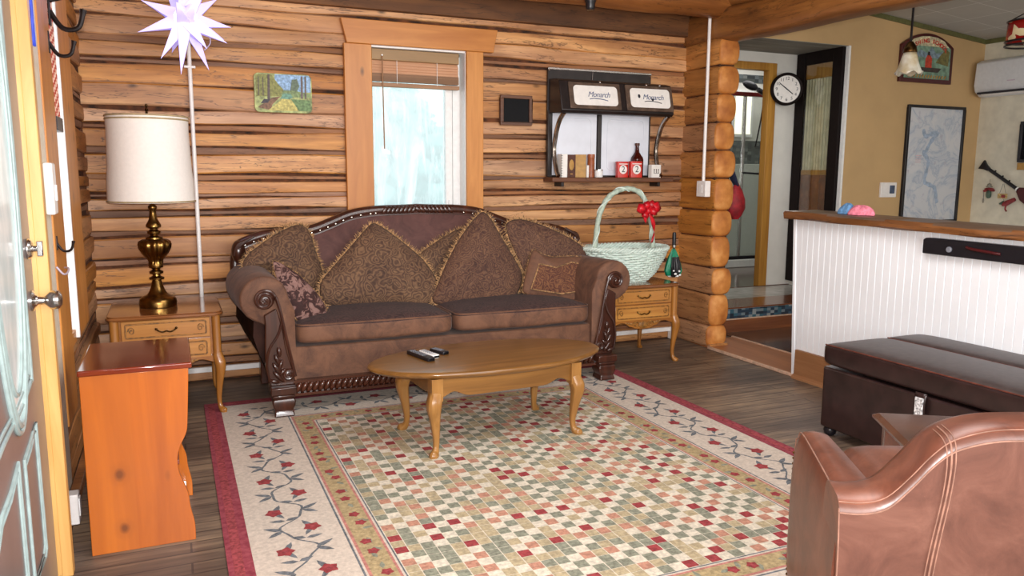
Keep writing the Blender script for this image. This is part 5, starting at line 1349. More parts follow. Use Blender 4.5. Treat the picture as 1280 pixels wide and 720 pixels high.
g = [on_y(x, y, YF)-Vector((sx0, YS_, sz0)) for x, y in ((707, 101), (843, 109), (843, 143), (707, 137))]
x0, x1 = g[0].x, (g[1].x+g[2].x)/2; zt, zb = (g[0].z+g[1].z)/2, (g[2].z+g[3].z)/2
bl_ = on_y(687, 141, YS_).z-sz0
b = MB(); prof = [(0, zb-.01), (0, zt+.035), (-.10, zt+.03), (-.165, zt+.012), (-.222, zb+.0), (-.20, zb-.02)]
b.prism(prof, 'x', .01, x1)
b.build('warming_oven', 'blackm', st_, bevel=.006)
nrm = Vector((0, (zb-(zt+.012)), -(-.222+.165))).normalized()  # front slope
fp0, fp1 = Vector((0, -.165, zt+.012)), Vector((0, -.222, zb)); dz = (fp0-fp1); LS = dz.length; ey = dz/LS; ez = Vector((1, 0, 0)).cross(ey)
for k, (pxa, pxb) in enumerate((((711, 775)), ((782, 840)))):
    xa = on_y(pxa, 120, YF+.025).x-sx0; xb = on_y(pxb, 123, YF+.025).x-sx0; cxm = (xa+xb)/2; hw = (xb-xa)/2
    Tm = Matrix(((1, ey.x, ez.x, cxm), (0, ey.y, ez.y, (fp0.y+fp1.y)/2), (0, ey.z, ez.z, (fp0.z+fp1.z)/2), (0, 0, 0, 1)))
    hh = LS/2-.012
    b = MB(Tm).prism(rrect(-hw, hw, -hh, hh, .006, 2), 'z', 0, .014); d_ = b.build('oven_door', 'doorbr', st_, bevel=.004)
    MB(Tm).prism(rrect(-hw+.034, hw-.03, -hh+.025, hh-.026, .03, 6), 'z', .014, .019).build('enamel_plate', 'paper', d_, bevel=.002)
    text_obj('lettering', 'Monarch', 'blue_print', .058, d_, Tm @ Matrix.Translation((.025, .006, .0198)), .0006, .35, .9)
    b = MB(Tm).tube(spline([(-.055, -.03, .02), (-.02, -.024, .02), (.05, -.028, .02), (.10, -.038, .02)], 5), .003, 6)
    if k: b.ball((-.10, .012, .0198), (.012, .016, .0015), 8); b.ball((.02, -.012, .0202), (.011, .011, .0015), 8)
    b.build('printed_swash', 'blue_print' if not k else 'ink', d_)
    b = MB(Tm)
    for u in ((.05,) if k == 0 else (-.02, .10)): b.ball((u, hh+.004, .014), .011, 10)
    b.build('door_knob', 'steel', d_)
for x_, pts in ((.045, ((705, 141), (694, 158), (690, 178), (691, 200), (701, 221))), (x1-.03, ((838, 144), (822, 160), (815, 180), (812, 200), (812, 222)))):
    P = [(x_, y_, z_) for y_, z_ in ((-.19, zb-.015), (-.10, zb-.09), (-.035, zb-.24), (-.035, .16), (-.075, .05), (-.11, .006))]
    MB().tube(spline(P, 6), .016, 8, sq=3).build('curved_bracket', 'chrome', st_)
MB().tube([(W_*.42, -.002, H_), (W_*.41, -.004, H_-.09)], .0022, 6).build('hanging_wire', 'steel', st_)
b = MB()
for u, v in ((.012, H_-.015), (W_-.015, H_-.02), (.012, .012), (.5*W_, .01)): b.ball((u, -.001, v), .008, 8)
b.build('rivets', 'steel', st_)
# ledge and the things standing on it
a, c = on_y(686, 222.5, YB-.12), on_y(836, 227, YB-.12)
LZ = sz0-.004; lw = 0
led = thing('wooden_ledge', 'narrow rough wooden ledge under the stove back', 'shelf', ((a.x+c.x)/2, YB-.02, LZ-.04)); hl = (c.x-a.x)/2
MB().box(-hl, hl, -.165, .0, .005, .04).build('board', wood('ledge_wood', (70, 38, 22), (128, 76, 42), 0, rough=.5, cracks=.8), led, bevel=.005)
b = MB()
for s_ in (-.8, .8): b.box(s_*hl-.012, s_*hl+.012, -.12, .0, -.03, .006)
b.build('bracket', 'iron', led, bevel=.002)
LZ += .0005; YI = YB-.115
def ix(px): return on_y(px, 218, YI).x
def hz(py): return on_y(720, py, YI).z-LZ
def book(px0, px1, ptop, cover, label, depth=.10, lean=0, name='book', kind=0):
    x0, x1 = ix(px0), ix(px1); w_ = (x1-x0)/2; h_ = max(.05, hz(ptop))
    r = thing(name, label, 'book', ((x0+x1)/2, YI, LZ), R(lean), 'books on the ledge')
    D = depth/2; t_ = .0035
    c_ = MB().box(-w_, -w_+t_, -D, D, 0, h_).box(w_-t_, w_, -D, D, 0, h_).box(-w_+t_, w_-t_, -D, -D+t_, 0, h_).build('cover', cover, r, bevel=.0012)
    MB().box(-w_+t_, w_-t_, -D+t_, D-.004, .003, h_-.003).build('pages', 'paper', r)
    return r, w_, h_, D
r, w_, h_, D = book(699, 706, 193, 'paper', 'thin white spiral bound notebook, leftmost on the ledge', .085)
b = MB()
for k in range(9): b.tube([(-w_-.001+.006*math.cos(a_), -D-.002+.006*math.sin(a_), .012+k*(h_-.024)/8) for a_ in [j*PI/4 for j in range(8)]], .0014, 5, closed=True)
b.build('spiral', 'ink', r)
r, w_, h_, D = book(707, 717, 193.5, 'darkbook', 'dark brown book with gilt oval beside the spiral notebook', .06)
b = MB().ball((.0, -D-.0005, h_*.55), (w_*.6, .0025, h_*.24), 14); b.box(-w_*.3, w_*.3, -D-.002, -D+.001, h_*.13, h_*.17); b.build('gilt_oval', 'tanbook', r)
r, w_, h_, D = book(718, 731, 193.2, 'tanbook', 'thick tan cloth bound book in the middle of the ledge books', .075, -24)
b = MB().box(w_-.0005, w_+.0012, -.02, .02, h_*.68, h_*.74).box(w_-.0005, w_+.0012, -.018, .018, h_*.58, h_*.61); b.build('title_bars', 'darkbook', r)
book(731.5, 734.2, 206.5, 'paper', 'small thin pale booklet between the tan book and copper canister', .05)
x0, x1 = ix(734.5), ix(742.5); h_ = hz(192.5); r_ = (x1-x0)/2
r = thing('copper_canister', 'slim copper red canister with lid behind the white jar', 'canister', ((x0+x1)/2, YI, LZ))
MB().lathe([(0, 0), (r_, .001), (r_, h_*.86), (r_*.96, h_*.87), (0, h_*.87)], n=24).build('body', 'copper', r); MB().lathe([(r_*1.03, h_*.86), (r_*1.03, h_), (0, h_)], n=24).build('lid', 'copper', r)
x0, x1 = ix(739), ix(748); r_ = (x1-x0)/2; h_ = hz(212)
r = thing('candle_jar', 'small white jar in front of the copper canister', 'jar', ((x0+x1)/2+.006, YI-.05, LZ))
MB().lathe([(0, 0), (r_*.9, .001), (r_, .006), (r_, h_*.85), (r_*.9, h_*.9), (r_*.9, h_), (r_*.8, h_), (r_*.78, h_*.8), (0, h_*.8)], n=24).build('body', 'white', r)
MB().lathe([(r_*1.02, h_*.9), (r_*1.02, h_*1.02), (0, h_*1.06)], n=24).build('lid', 'steel', r)
def tin(px0, px1, ptop, y_, label):
    x0, x1 = on_y(px0, 218, y_).x, on_y(px1, 218, y_).x; h_ = on_y(780, ptop, y_).z-LZ; w_ = (x1-x0)/2
    r = thing('tobacco_tin', label, 'tin', ((x0+x1)/2, y_, LZ), 0, 'red tins on the ledge')
    MB().prism(rrect(-w_, w_, -.022, .022, .008, 3), 'z', 0, h_*.95).build('body', 'redtin', r, bevel=.002)
    MB().prism(rrect(-w_-.001, w_+.001, -.023, .023, .008, 3), 'z', h_*.9, h_).build('lid', 'redtin', r, bevel=.002)
    f_ = MB().ball((0, -.0222, h_*.5), (w_*.72, .0012, w_*.72), 20).build('white_disc', 'paper', r)
    MB().box(-w_*.8, w_*.8, -.0232, -.0215, h_*.82, h_*.87).build('label_strip', 'paper', r)
    text_obj('numeral', '2', 'ink', w_*1.35, f_, Matrix.Translation((0, -.0238, h_*.5)) @ FRONT, .0004)
    return r
tin(770.5, 783.7, 202, YI-.01, 'red tin with white disc, left of the two on the ledge')
tin(787, 801, 201.5, YI-.045, 'red tin with white disc standing in front of the brown bottle')
x0, x1 = ix(791), ix(805); r_ = (x1-x0)/2; h_ = hz(177)
r = thing('brown_bottle', 'tall dark brown glass bottle on the ledge', 'bottle', ((x0+x1)/2+.004, YI+.035, LZ))
MB().lathe([(0, 0), (r_*.95, .001), (r_, .006), (r_, h_*.52), (r_*.92, h_*.58), (r_*.62, h_*.66), (r_*.36, h_*.74), (r_*.28, h_*.86), (r_*.28, h_*.93), (r_*.36, h_*.94), (r_*.36, h_*.97), (r_*.28, h_*.98), (0, h_*.98)], n=28).build('glass', 'brownglass', r)
MB().lathe([(r_*.37, h_*.93), (r_*.37, h_), (0, h_)], n=20).build('cap', 'darkbook', r)
x0, x1 = ix(808), ix(821); w_ = (x1-x0)/2; h_ = hz(205)
r = thing('white_box', 'small white printed box at the right end of the ledge', 'box', ((x0+x1)/2+.004, YI-.035, LZ), R(10))
MB().box(-w_, w_, -.02, .02, 0, h_).build('carton', 'paper', r, bevel=.0015)
b = MB()
for u in (-.45, 0, .45): b.box(w_*u-.003, w_*u+.003, -.0212, -.0195, h_*.35, h_*.6); b.ball((w_*u, -.0205, h_*.62), (.006, .0015, .006), 8)
b.box(-w_*.6, w_*.6, -.0212, -.0195, h_*.33, h_*.36)
b.build('printed_marks', 'ink', r)
# ------------------------------------------------------------------ long dark ottoman bench
M['piping'] = plain('oxblood_piping', (92, 48, 38), .4, var=.2)
o0 = on_z(1024, 541); OX0, OX1 = 3.17, 3.885; OY1 = 3.12; OY0 = 1.72; OH = .52
ot = thing('storage_ottoman', 'long dark brown leather storage ottoman against the white half wall', 'ottoman', ((OX0+OX1)/2, (OY0+OY1)/2, 0))
hx, hy = (OX1-OX0)/2, (OY1-OY0)/2; zl = .385; xs = on_z(1108, 418, OH).x-(OX0+OX1)/2; xs = min(.12, max(-.05, xs))
MB().prism(rrect(-hx+.006, hx-.006, -hy+.006, hy-.006, .03), 'z', .05, zl-.005).build('body', 'espresso', ot, bevel=.01)
for xa, xb in ((-hx, xs-.004), (xs+.004, hx)):
    b = MB(); cx_, wx_ = (xa+xb)/2, (xb-xa)/2
    RP = ringprof(.28, 7); f = lambda x, e: math.copysign(abs(x)**e, x)
    def lid(u, v, cx_=cx_, wx_=wx_):
        r_, z_ = RP[int(round(v*(len(RP)-1)))]; a_ = 2*PI*u
        qx, qy = sqr(u, .1); X = wx_*r_*qx; Y = hy*r_*qy; Z = z_*((OH-zl)/2-.006*(z_ > 0))
        cr = .012*(1-(X/wx_)**2)*(1-(Y/hy)**4) if z_ > .3 else 0
        return (cx_+X, Y, (OH+zl)/2+Z+cr)
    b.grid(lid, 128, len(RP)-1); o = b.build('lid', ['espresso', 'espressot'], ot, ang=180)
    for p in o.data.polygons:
        if p.normal.z > .7: p.material_index = 1  # upward faces take the colour with the painted grey sheen
    MB().tube([(cx_-wx_*.985, y_, OH-.018) for y_ in [-hy*.96+hy*1.92*k/20 for k in range(21)]], .0035, 6).build('piping', 'piping', o)
for sx_ in (-1, 1):
    for sy_ in (-1, 1):
        MB().lathe([(.02, .052), (.03, .045), (.034, .03), (.03, .012), (.018, 0), (0, 0)][::-1], (sx_*(hx-.05), sy_*(hy-.05), 0), 16).build('foot', 'black', ot)
sp = on_x(1152, 500, OX0)
yl = sp.y-(OY0+OY1)/2
b = MB().grid(lambda u, v: (-hx-.006-.010*math.sin(PI*v), yl-.03+.06*u, zl-.115+.125*v), 3, 10); 
o = b.build('pull_tab', 'espresso', ot); o.modifiers.new('solid', 'SOLIDIFY').thickness = .006
b = MB().box(-hx-.019, -hx-.012, yl-.022, yl+.022, zl-.11, zl-.012); b.build('clear_tape', plain('crinkled_clear_tape', (176, 178, 186), .15, var=.5, scale=90), ot, bevel=.002)
# ------------------------------------------------------------------ small dark side table
STZ = .52
A_, B_, C_ = on_z(1090, 517, STZ), on_z(1145, 548, STZ), on_z(1280, 526, STZ)
u_ = (C_-A_).normalized(); ang = math.atan2(u_.y, u_.x); TW, TD = .62, .36
v_ = Vector((u_.y, -u_.x, 0)); v_ = v_ if v_.y < 0 else -v_
cen = A_+u_*TW/2+v_*TD/2
sd = thing('side_table', 'dark brown wooden side table between the leather armchair and the ottoman', 'side table', (cen.x, cen.y, RT_), ang)
b = MB()
b.prism([(-TW/2, -TD/2), (TW/2, -TD/2), (TW/2, TD/2), (-TW/2, TD/2)], 'z', STZ-.022, STZ-.012)
vs = [(s_*(TW/2-o_), t_*(TD/2-o_), z_) for o_, z_ in ((0, STZ-.012), (.018, STZ)) for s_, t_ in ((-1, -1), (1, -1), (1, 1), (-1, 1))]
b.add(vs, [(0, 1, 2, 3), (4, 5, 6, 7), (0, 1, 5, 4), (1, 2, 6, 5), (2, 3, 7, 6), (3, 0, 4, 7)])
b.build('tabletop', 'mahog', sd, smooth=False, bevel=.002)
b = MB(); hx, hy = TW/2-.03, TD/2-.03
b.box(-hx, hx, -hy, -hy+.018, STZ-.12, STZ-.022).box(-hx, hx, hy-.018, hy, STZ-.12, STZ-.022).box(-hx, -hx+.018, -hy+.018, hy-.018, STZ-.12, STZ-.022).box(hx-.018, hx, -hy+.018, hy-.018, STZ-.12, STZ-.022)
b.build('apron', wood('reddish_apron', (96, 50, 32), (136, 80, 56), 0, rough=.3), sd, bevel=.002)
for s_ in (-1, 1):
    for q in (-1, 1):
        x, y = s_*(hx-.02), q*(hy-.02); MB().prism([(x-.02, y-.02), (x+.02, y-.02), (x+.02, y+.02), (x-.02, y+.02)], 'z', 0, STZ-.022).build('leg', 'mahog', sd, bevel=.004)
# ------------------------------------------------------------------ leather armchair seen from behind
M['stitch'] = plain('pale_stitching', (136, 100, 84), .6, var=.15)
CA = R(-34); cu, cv = Vector((math.cos(CA), math.sin(CA), 0)), Vector((-math.sin(CA), math.cos(CA), 0))
P0 = on_z(1047, 630, .63); CW = .86
ch = thing('leather_armchair', 'worn chestnut leather armchair with pale stitching, seen from behind in the foreground', 'armchair', P0+cu*CW/2+cv*.3-Vector((0, 0, .63-RT_)), CA)
def cl(p): d = p-P0; return d.dot(cu)-CW/2, d.dot(cv)-.3, p.z
out = [cl(on_pl(x, y, P0, cv)) for x, y in ((1047, 630), (1080, 632), (1110, 625), (1140, 600), (1165, 575), (1190, 556), (1220, 546), (1250, 541), (1280, 540))]
hx = CW/2
half = [(max(-hx+.005, p[0]), p[2]) for p in out]; half[0] = (-hx+.005, half[0][1])
half = [p for p in half if p[0] < -.02]+[(0, half[-1][1]+.003)]
hs = [(p.x, p.z) for p in spline([(x, 0, z) for x, z in half], 4)]
full = hs+[(-x, z) for x, z in reversed(hs[:-1])]
YBk = -.3
prof = [(0.0, -.004, -.03), (.0, 0.0, -.028), (.012, .014, -.012), (.03, .02, -.002), (.07, .022, 0), (.12, .02, 0), (.15, .012, -.01), (.165, -.004, -.035)]
vs = []; n = len(full)
for x, z in full:
    col = [(x*.985, YBk+.004, .06), (x*.99, YBk-.004, .25)]
    col += [(x, YBk+dy, z+dz) for dy, _, dz in prof]
    col += [(x, YBk+.18, .44), (x, YBk+.18, .06)]
    vs += col
w_ = len(prof)+4; fs = []
for i in range(n-1):
    for j in range(w_): k = (j+1) % w_; fs.append((i*w_+j, (i+1)*w_+j, (i+1)*w_+k, i*w_+k))
fs += [tuple(range(w_)), tuple(range((n-1)*w_, n*w_))]
b = MB(); b.add(vs, fs); bk = b.build('backrest', ['leatherb', 'leather'], ch, ang=60)
for p in bk.data.polygons:
    if p.normal.y > -.5: p.material_index = 1
AT = .622
for s_ in (-1, 1):
    def sec(y, zt, wi, sc=1.0):
        r_ = .05; P = []
        xo, xi = hx, hx-wi
        cx_ = (xo+xi)/2; hw = wi/2*sc
        for k in range(28):
            a_ = 2*PI*k/28; c, d = math.cos(a_), math.sin(a_); e = 2/4.5
            c = math.copysign(abs(c)**e, c); d = math.copysign(abs(d)**(2/3.2 if d > 0 else e), d)
            zc = (zt+.05)/2; hz_ = (zt-.05)/2*(.5+.5*sc)
            P.append((s_*(cx_+c*hw), y, zc+d*hz_))
        return P
    S = [sec(YBk+.02, AT-.004, .16), sec(YBk+.2, AT, .145), sec(YBk+.40, AT+.0, .125), sec(YBk+.54, AT-.004, .112), sec(YBk+.60, AT-.015, .108, .98), sec(YBk+.645, AT-.04, .106, .9), sec(YBk+.655, AT-.06, .105, .78)]
    vs = [p for q in S for p in q]; m_ = 28
    fs = [(i*m_+k, i*m_+(k+1) % m_, (i+1)*m_+(k+1) % m_, (i+1)*m_+k) for i in range(len(S)-1) for k in range(m_)]+[tuple(range(m_)), tuple(range((len(S)-1)*m_, len(S)*m_))]
    b = MB(); b.add(vs, fs); arm = b.build('arm', 'leather', ch, ang=60)
    b = MB(); b.tube(spline([(s_*(hx-.012), YBk+.012, AT-.006), (s_*(hx-.012), YBk+.3, AT-.004), (s_*(hx-.012), YBk+.54, AT-.01), (s_*(hx-.016), YBk+.62, AT-.05), (s_*(hx-.014), YBk+.655, .50), (s_*(hx-.014), YBk+.657, .06)], 8), .0022, 6)
    b.build('stitched_seam', 'stitch', arm)
    z = .08; n0 = None
    while z < .52:
        if n0 is None: n0 = MB().ball((0, 0, 0), .005, 6).build('nailhead', 'brass', arm, loc=(s_*(hx-.012), YBk+.654, z))
        else: q = n0.copy(); COL.objects.link(q); q.parent = arm; q.location = (s_*(hx-.012), YBk+.654, z)
        z += .018
MB().prism(rrect(-hx+.12, hx-.12, YBk+.16, YBk+.6, .03), 'z', .06, .27).build('seat_base', 'leather', ch, bevel=.01)
RP = ringprof(.36, 7)
def sup(u, v):
    r_, z_ = RP[int(round(v*(len(RP)-1)))]; a_ = 2*PI*u; f = lambda x, e: math.copysign(abs(x)**e, x)
    qx, qy = sqr(u, .2); X = (hx-.145)*r_*qx; Y = .275*r_*qy
    return (X, Y+YBk+.45, .41+.14*z_+(.03*(1-(X/(hx-.145))**2)*(1-(Y/.275)**2) if z_ > .3 else 0))
MB().grid(sup, 64, len(RP)-1).build('seat_cushion', 'leather', ch, ang=180)
b = MB()
def at_out(x):
    for i in range(n-1):
        if full[i][0] <= x <= full[i+1][0]: q = (x-full[i][0])/max(1e-6, full[i+1][0]-full[i][0]); return full[i][1]+(full[i+1][1]-full[i][1])*q
    return full[0][1]
edge = [(x, YBk-.003, z-.03) for x, z in full]; b.tube(edge, .002, 6)
b.tube([(x, YBk+.012, z-.008) for x, z in full], .0014, 6)
for s_ in (-1, 1):
    b.tube(spline([(s_*(hx-.004), YBk+.0, half[0][1]-.02), (s_*(hx-.008), YBk-.002, .45), (s_*(hx-.008), YBk, .06)], 8), .002, 6)
    for o_ in (-.009, 0.0, .009):
        xt, xb = s_*(-half[5][0]-0+0), s_*(-half[5][0]+.03)
        xt += o_; xb += o_
        b.tube(spline([(xt, YBk+.10, at_out(xt)+.001), (xt, YBk+.03, at_out(xt)-.001), (xt, YBk-.003, at_out(xt)-.03), (xt*.9+xb*.1, YBk-.0065, at_out(xt)-.12), (xb, YBk-.006, .42), (xb, YBk-.001, .06)], 6), .0014 if o_ else .0022, 6)
b.build('stitched_seam', 'stitch', ch)
for sx_ in (-1, 1):
    for yy in (YBk+.08, YBk+.58): MB().prism([(sx_*(hx-.1)-.025, yy-.025), (sx_*(hx-.1)+.025, yy-.025), (sx_*(hx-.1)+.025, yy+.025), (sx_*(hx-.1)-.025, yy+.025)], 'z', 0, .07).build('foot', 'walnut', ch, bevel=.004)
# ------------------------------------------------------------------ on the half wall
p0, p1 = on_x(1157, 297, XH-.03), on_x(1160, 316, XH-.03)
pe, pe2 = on_x(1280, 309, XH-.03), on_x(1280, 331, XH-.03)
bar = thing('black_wooden_bar', 'black painted wooden bar with a round peg fixed under the half wall top', 'bar', (XH-.0, p0.y, (p0.z+p1.z)/2))
Lb = .95; hb = (p0.z-p1.z)/2+.003; sl = (pe.z-p0.z)/(p0.y-pe.y)
P = [(0, -hb), (0, hb*.75), (-.015, hb*.95), (-.04, hb)]
P += [(-Lb, hb+sl*Lb), (-Lb, -hb+sl*Lb)]
MB().prism(P, 'x', -.05, 0).build('beam', 'black', bar, bevel=.006)
pg = on_x(1186, 312, XH-.055)
b = MB(Matrix.Translation((-.05, pg.y-p0.y, pg.z-bar.location.z)) @ Matrix.Rotation(-PI/2, 4, 'Y')).lathe([(.016, 0), (.016, .008), (.012, .012), (0, .012)], n=18)
b.build('peg', 'greyplastic', bar)
b = MB(); y_ = -.30
b.tube(spline([(-.052, y_+.03, .012-.3*sl*0), (-.06, y_, .006), (-.06, y_-.12, -.004), (-.052, y_-.16, -.008)], 5), .008, 8); b.build('handle', 'maroon', bar)
def cloth(px, py, w_, d_, h_, m_, label, seed):
    zt = RT(0); p = on_x(px, py, XH+.03); zt = RT(p.y)+.004
    r = thing('fleece_cloth', label, 'cloth', (XH+.05, p.y, zt)); rnd = random.Random(seed); ph = [rnd.uniform(0, 6) for _ in range(6)]
    def fn(u, v):
        a_ = 2*PI*u; th = PI/2*v; r0_ = math.cos(th)
        k = 1+.16*math.sin(3*a_+ph[0])+.10*math.sin(5*a_+ph[1]+4*v); z = h_*math.sin(th)*(1+.22*math.sin(2*a_+ph[2]+3*v)*(1-v)+.12*math.sin(7*a_+ph[3])*(1-v))
        return (d_*r0_*k*math.sin(a_), w_*r0_*k*math.cos(a_), z)
    b = MB().grid(fn, 48, 12); b.add([fn(k/48, 0) for k in range(48)], [tuple(range(48))]); b.build('folds', m_, r, ang=180); return r
cloth(1072, 264, .085, .05, .062, 'pink', 'crumpled pink fleece cloth on the half wall top', 2)
cloth(1057, 262, .055, .045, .07, 'babyblue', 'crumpled blue fleece cloth tucked behind the pink one', 5)
# ------------------------------------------------------------------ kitchen wall things
def ky(x, y, o=.02): return on_y(x, y, YK-o)
a, c = ky(1136, 131), ky(1207, 133.5); d = ky(1124, 271); e = ky(1192, 274)
mw, mt, mb_ = (c.x-a.x)/2, (a.z+c.z)/2, (d.z+e.z)/2-.05; mcx = (a.x+c.x)/2
mp = thing('framed_map', 'large framed pale blue lake map on the tan wall', 'map', (mcx, YK-.002, mb_)); mh = mt-mb_
b = MB(); t_ = .028
for q in ((-mw, mw, 0, t_), (-mw, mw, mh-t_, mh), (-mw, -mw+t_, t_, mh-t_), (mw-t_, mw, t_, mh-t_)): b.box(q[0], q[1], -.03, 0, q[2], q[3])
b.build('frame', 'black', mp, bevel=.003)
t = NT('lake_map_paper'); v = t.coord(); f = t.noise(v, 3.2, 6, .6, 1.0); g = t.noise(v, 14, 4)
cc = t.ramp(f, [(.44, (206, 208, 212)), (.485, (190, 196, 206)), (.5, (168, 180, 196)), (.52, (194, 200, 208)), (.6, (210, 211, 214))]); cc = t.mix(t.ramp(g, [(.6, (0, 0, 0)), (.75, (1, 1, 1))]), cc, (180, 178, 190)); t.col(cc); t.set(Roughness=.3); M['map'] = t.m
pp_ = MB().box(-mw+t_, mw-t_, -.014, -.004, t_, mh-t_).build('map_sheet', 'map', mp, smooth=False)
M['mapblue'] = plain('map_lake_blue', (160, 176, 196), .3, var=.1); M['mappink'] = plain('map_pink', (206, 170, 176), .3)
b = MB(); lk = [(-.35, .80), (-.28, .74), (-.12, .76), (.08, .77), (-.10, .70), (-.22, .62), (-.30, .60), (-.14, .54), (-.16, .46), (-.20, .36), (-.05, .33), (.12, .30), (.18, .22), (.22, .17)]
b.tube(spline([(x*2*mw*.5/.5*.6, -.0135, z*mh) for x, z in lk], 4), [.014+.012*abs(math.sin(k*.9)) for k in range((len(lk)-1)*4+1)], 6, ry=1)
b2 = []
for p in b.v: p.y = -.0142+(p.y+.0135)*.03
b.build('printed_lake', 'mapblue', pp_, smooth=False)
b = MB()
for k in range(4): b.box(-mw*.62, -mw*.42, -.0148, -.0138, mh*(.52+.018*k), mh*(.52+.018*k)+.006)
b.build('printed_legend', 'mappink', pp_, smooth=False)
a, c = ky(1101.5, 228), ky(1119.5, 246.5)
th = thing('thermostat', 'white wall thermostat beside the framed map', 'thermostat', ((a.x+c.x)/2, YK, c.z)); w2, h2 = (c.x-a.x)/2, a.z-c.z
MB().box(-w2, w2, -.025, 0, 0, h2).build('body', 'conduit', th, bevel=.005); MB().box(w2*.1, w2*.75, -.027, -.02, h2*.25, h2*.8).build('display', plain('blue_grey_screen', (70, 84, 110), .2), th, bevel=.002)
# arched sign
q = {k: ky(x, y) for k, (x, y) in dict(T=(1161, 42), BL=(1123, 101.5), BR=(1187, 106), R=(1193, 61), L=(1127.5, 55)).items()}
sgx = (q['BL'].x+q['BR'].x)/2; sw_ = (q['BR'].x-q['BL'].x)/2; zb = (q['BL'].z+q['BR'].z)/2; zs = (q['R'].z+q['L'].z)/2-zb; zt = q['T'].z-zb
sg = thing('arched_sign', 'arched wooden plaque with painted river scene reading FISHING SCHOOL', 'sign', (sgx, YK-.001, zb))
def arch(ins, zi, n=20): 
    w = sw_-ins; P = [(-w, zi), (w, zi)]
    for k in range(n+1): x = w-2*w*k/n; P.append((x, zs-ins*.3+(zt-zs-ins*.7)*(1-(x/w)**2)))
    return P
MB().prism(arch(0, 0), 'y', -.035, 0).build('board', 'maroon', sg, bevel=.004)
M['signg'] = plain('river_green', (112, 140, 120), .5, var=.25, scale=20)
sc_ = MB().prism(arch(.045, .04), 'y', -.038, -.03).build('scene_panel', 'signg', sg, smooth=False)
def spoly(name, pl, c_, y):
    M[name] = plain(name, c_, .5, var=.2, scale=40); b = MB(); b.add([(sw_*u, -.0385-y, zt*v) for u, v in pl], [tuple(range(len(pl)))]); return b.build(name, name, sc_, smooth=False)
spoly('painted_sky', [(-.78, .74), (.78, .74), (.6, .86), (.3, .925), (0, .94), (-.3, .925), (-.6, .86)], (206, 196, 160), .0004)
spoly('painted_hills', [(-.6, .52), (-.3, .66), (-.05, .60), (.12, .73), (.3, .60), (.6, .66), (.78, .5)], (120, 140, 152), .0008)
spoly('painted_tree', [(.3, .42), (.8, .36), (.82, .66), (.66, .70), (.5, .60)], (110, 104, 60), .0012)
spoly('painted_jacket', [(-.10, .30), (.16, .30), (.15, .50), (.08, .56), (-.04, .56), (-.10, .48)], (178, 60, 40), .0016)
spoly('painted_hat', [(-.03, .56), (.07, .56), (.06, .63), (-.02, .63)], (44, 36, 36), .0018)
spoly('painted_boat', [(-.5, .31), (.55, .31), (.42, .22), (-.4, .22)], (62, 52, 46), .002)
b = MB(); R_ = sw_*1.05
for k, chh in enumerate('FISHING SCHOOL'):
    if chh == ' ': continue
    a_ = R(112-44*k/13*1.0) if 0 else (k-6.5)/6.5*.70
    x = R_*math.sin(a_); z = zt*.845-(1-math.cos(a_))*R_*.9
    text_obj('letter', chh, 'redtin', .056, sg, Matrix.Translation((x, -.0405, z)) @ Matrix.Rotation(a_, 4, 'Y') @ FRONT, .0006, offset=.002)
b = MB()
for k in range(14): b.tube([(-sw_*.72+k*sw_*.108, -.0405, zt*.10), (-sw_*.68+k*sw_*.108, -.0405, zt*.155)], .007, 5)
b.build('painted_pebbles', 'tanbook', sg)
# wall clock
cc = on_y(984, 111.5, YW-.10); rr = (on_y(980, 91.5, YW-.03).z-on_y(980, 132.5, YW-.03).z)/2
ck = thing('wall_clock', 'round white wall clock with black rim beside the dark glazed door', 'clock', (cc.x, YW-.085, cc.z), R(-24))
ck_T = Matrix.Rotation(PI/2, 4, 'X')
MB(ck_T).lathe([(0, 0), (rr, 0), (rr, .03), (rr*.93, .042), (rr*.84, .036), (rr*.82, .02), (0, .02)], n=48).build('rim', 'frameblk', ck)
MB(ck_T).lathe([(0, .02), (rr*.83, .02), (rr*.83, .024), (0, .024)], n=48).build('face', 'paper', ck)
for k in range(1, 13):
    a_ = k*PI/6; text_obj('numeral', str(k), 'ink', rr*.27, ck, Matrix.Translation((rr*.64*math.sin(a_), -.0248, rr*.64*math.cos(a_))) @ FRONT, .0004)
for nm, a_, L in (('minute_hand', R(-52), .55), ('hour_hand', R(128), .48)):
    MB().tube([(-.1*rr*math.sin(a_), -.027, -.1*rr*math.cos(a_)), (L*rr*math.sin(a_), -.027, L*rr*math.cos(a_))], [.006, .004], 6).build(nm, 'ink', ck)
# wall unit air conditioner on the end wall
X_ = XW
a0, a1 = on_x(1228, 76, X_), on_x(1280, 75, X_); bz = on_x(1222, 121, X_-.0).z
yl = on_x(1219, 95, X_-.2).y; yl = min(yl, YK-.05)
ztp = on_x(1226, 77, X_-.1).z; zbt = on_x(1226, 121, X_-.15).z
ac = thing('air_conditioner', 'white wall mounted air conditioner high in the kitchen corner', 'air conditioner', (X_, yl-.42, zbt)); HH = ztp-zbt
P = [(0, 0), (0, HH), (-.14, HH), (-.20, HH-.03), (-.215, HH*.30), (-.19, HH*.12), (-.12, 0)]
b = MB(); vs = [(x, y_, z) for y_ in (-.42, .42) for x, z in P]; m_ = len(P)
b.add(vs, [tuple(range(m_)), tuple(range(m_, 2*m_))]+[(k, (k+1) % m_, m_+(k+1) % m_, m_+k) for k in range(m_)])
b.build('body', plain('ac_white', (216, 218, 220), .35, var=.02), ac, bevel=.012)
MB().box(-.205, -.13, -.38, .38, HH*.055, HH*.11).build('air_slot', 'ink', ac)
MB().prism([(-.20, HH*.085), (-.145, HH*.01), (-.14, HH*.02), (-.195, HH*.1)], 'y', -.36, .36).build('louvre', 'conduit', ac)
MB().box(-.2165, -.212, -.02, .06, HH*.34, HH*.37).build('badge', 'lens', ac)
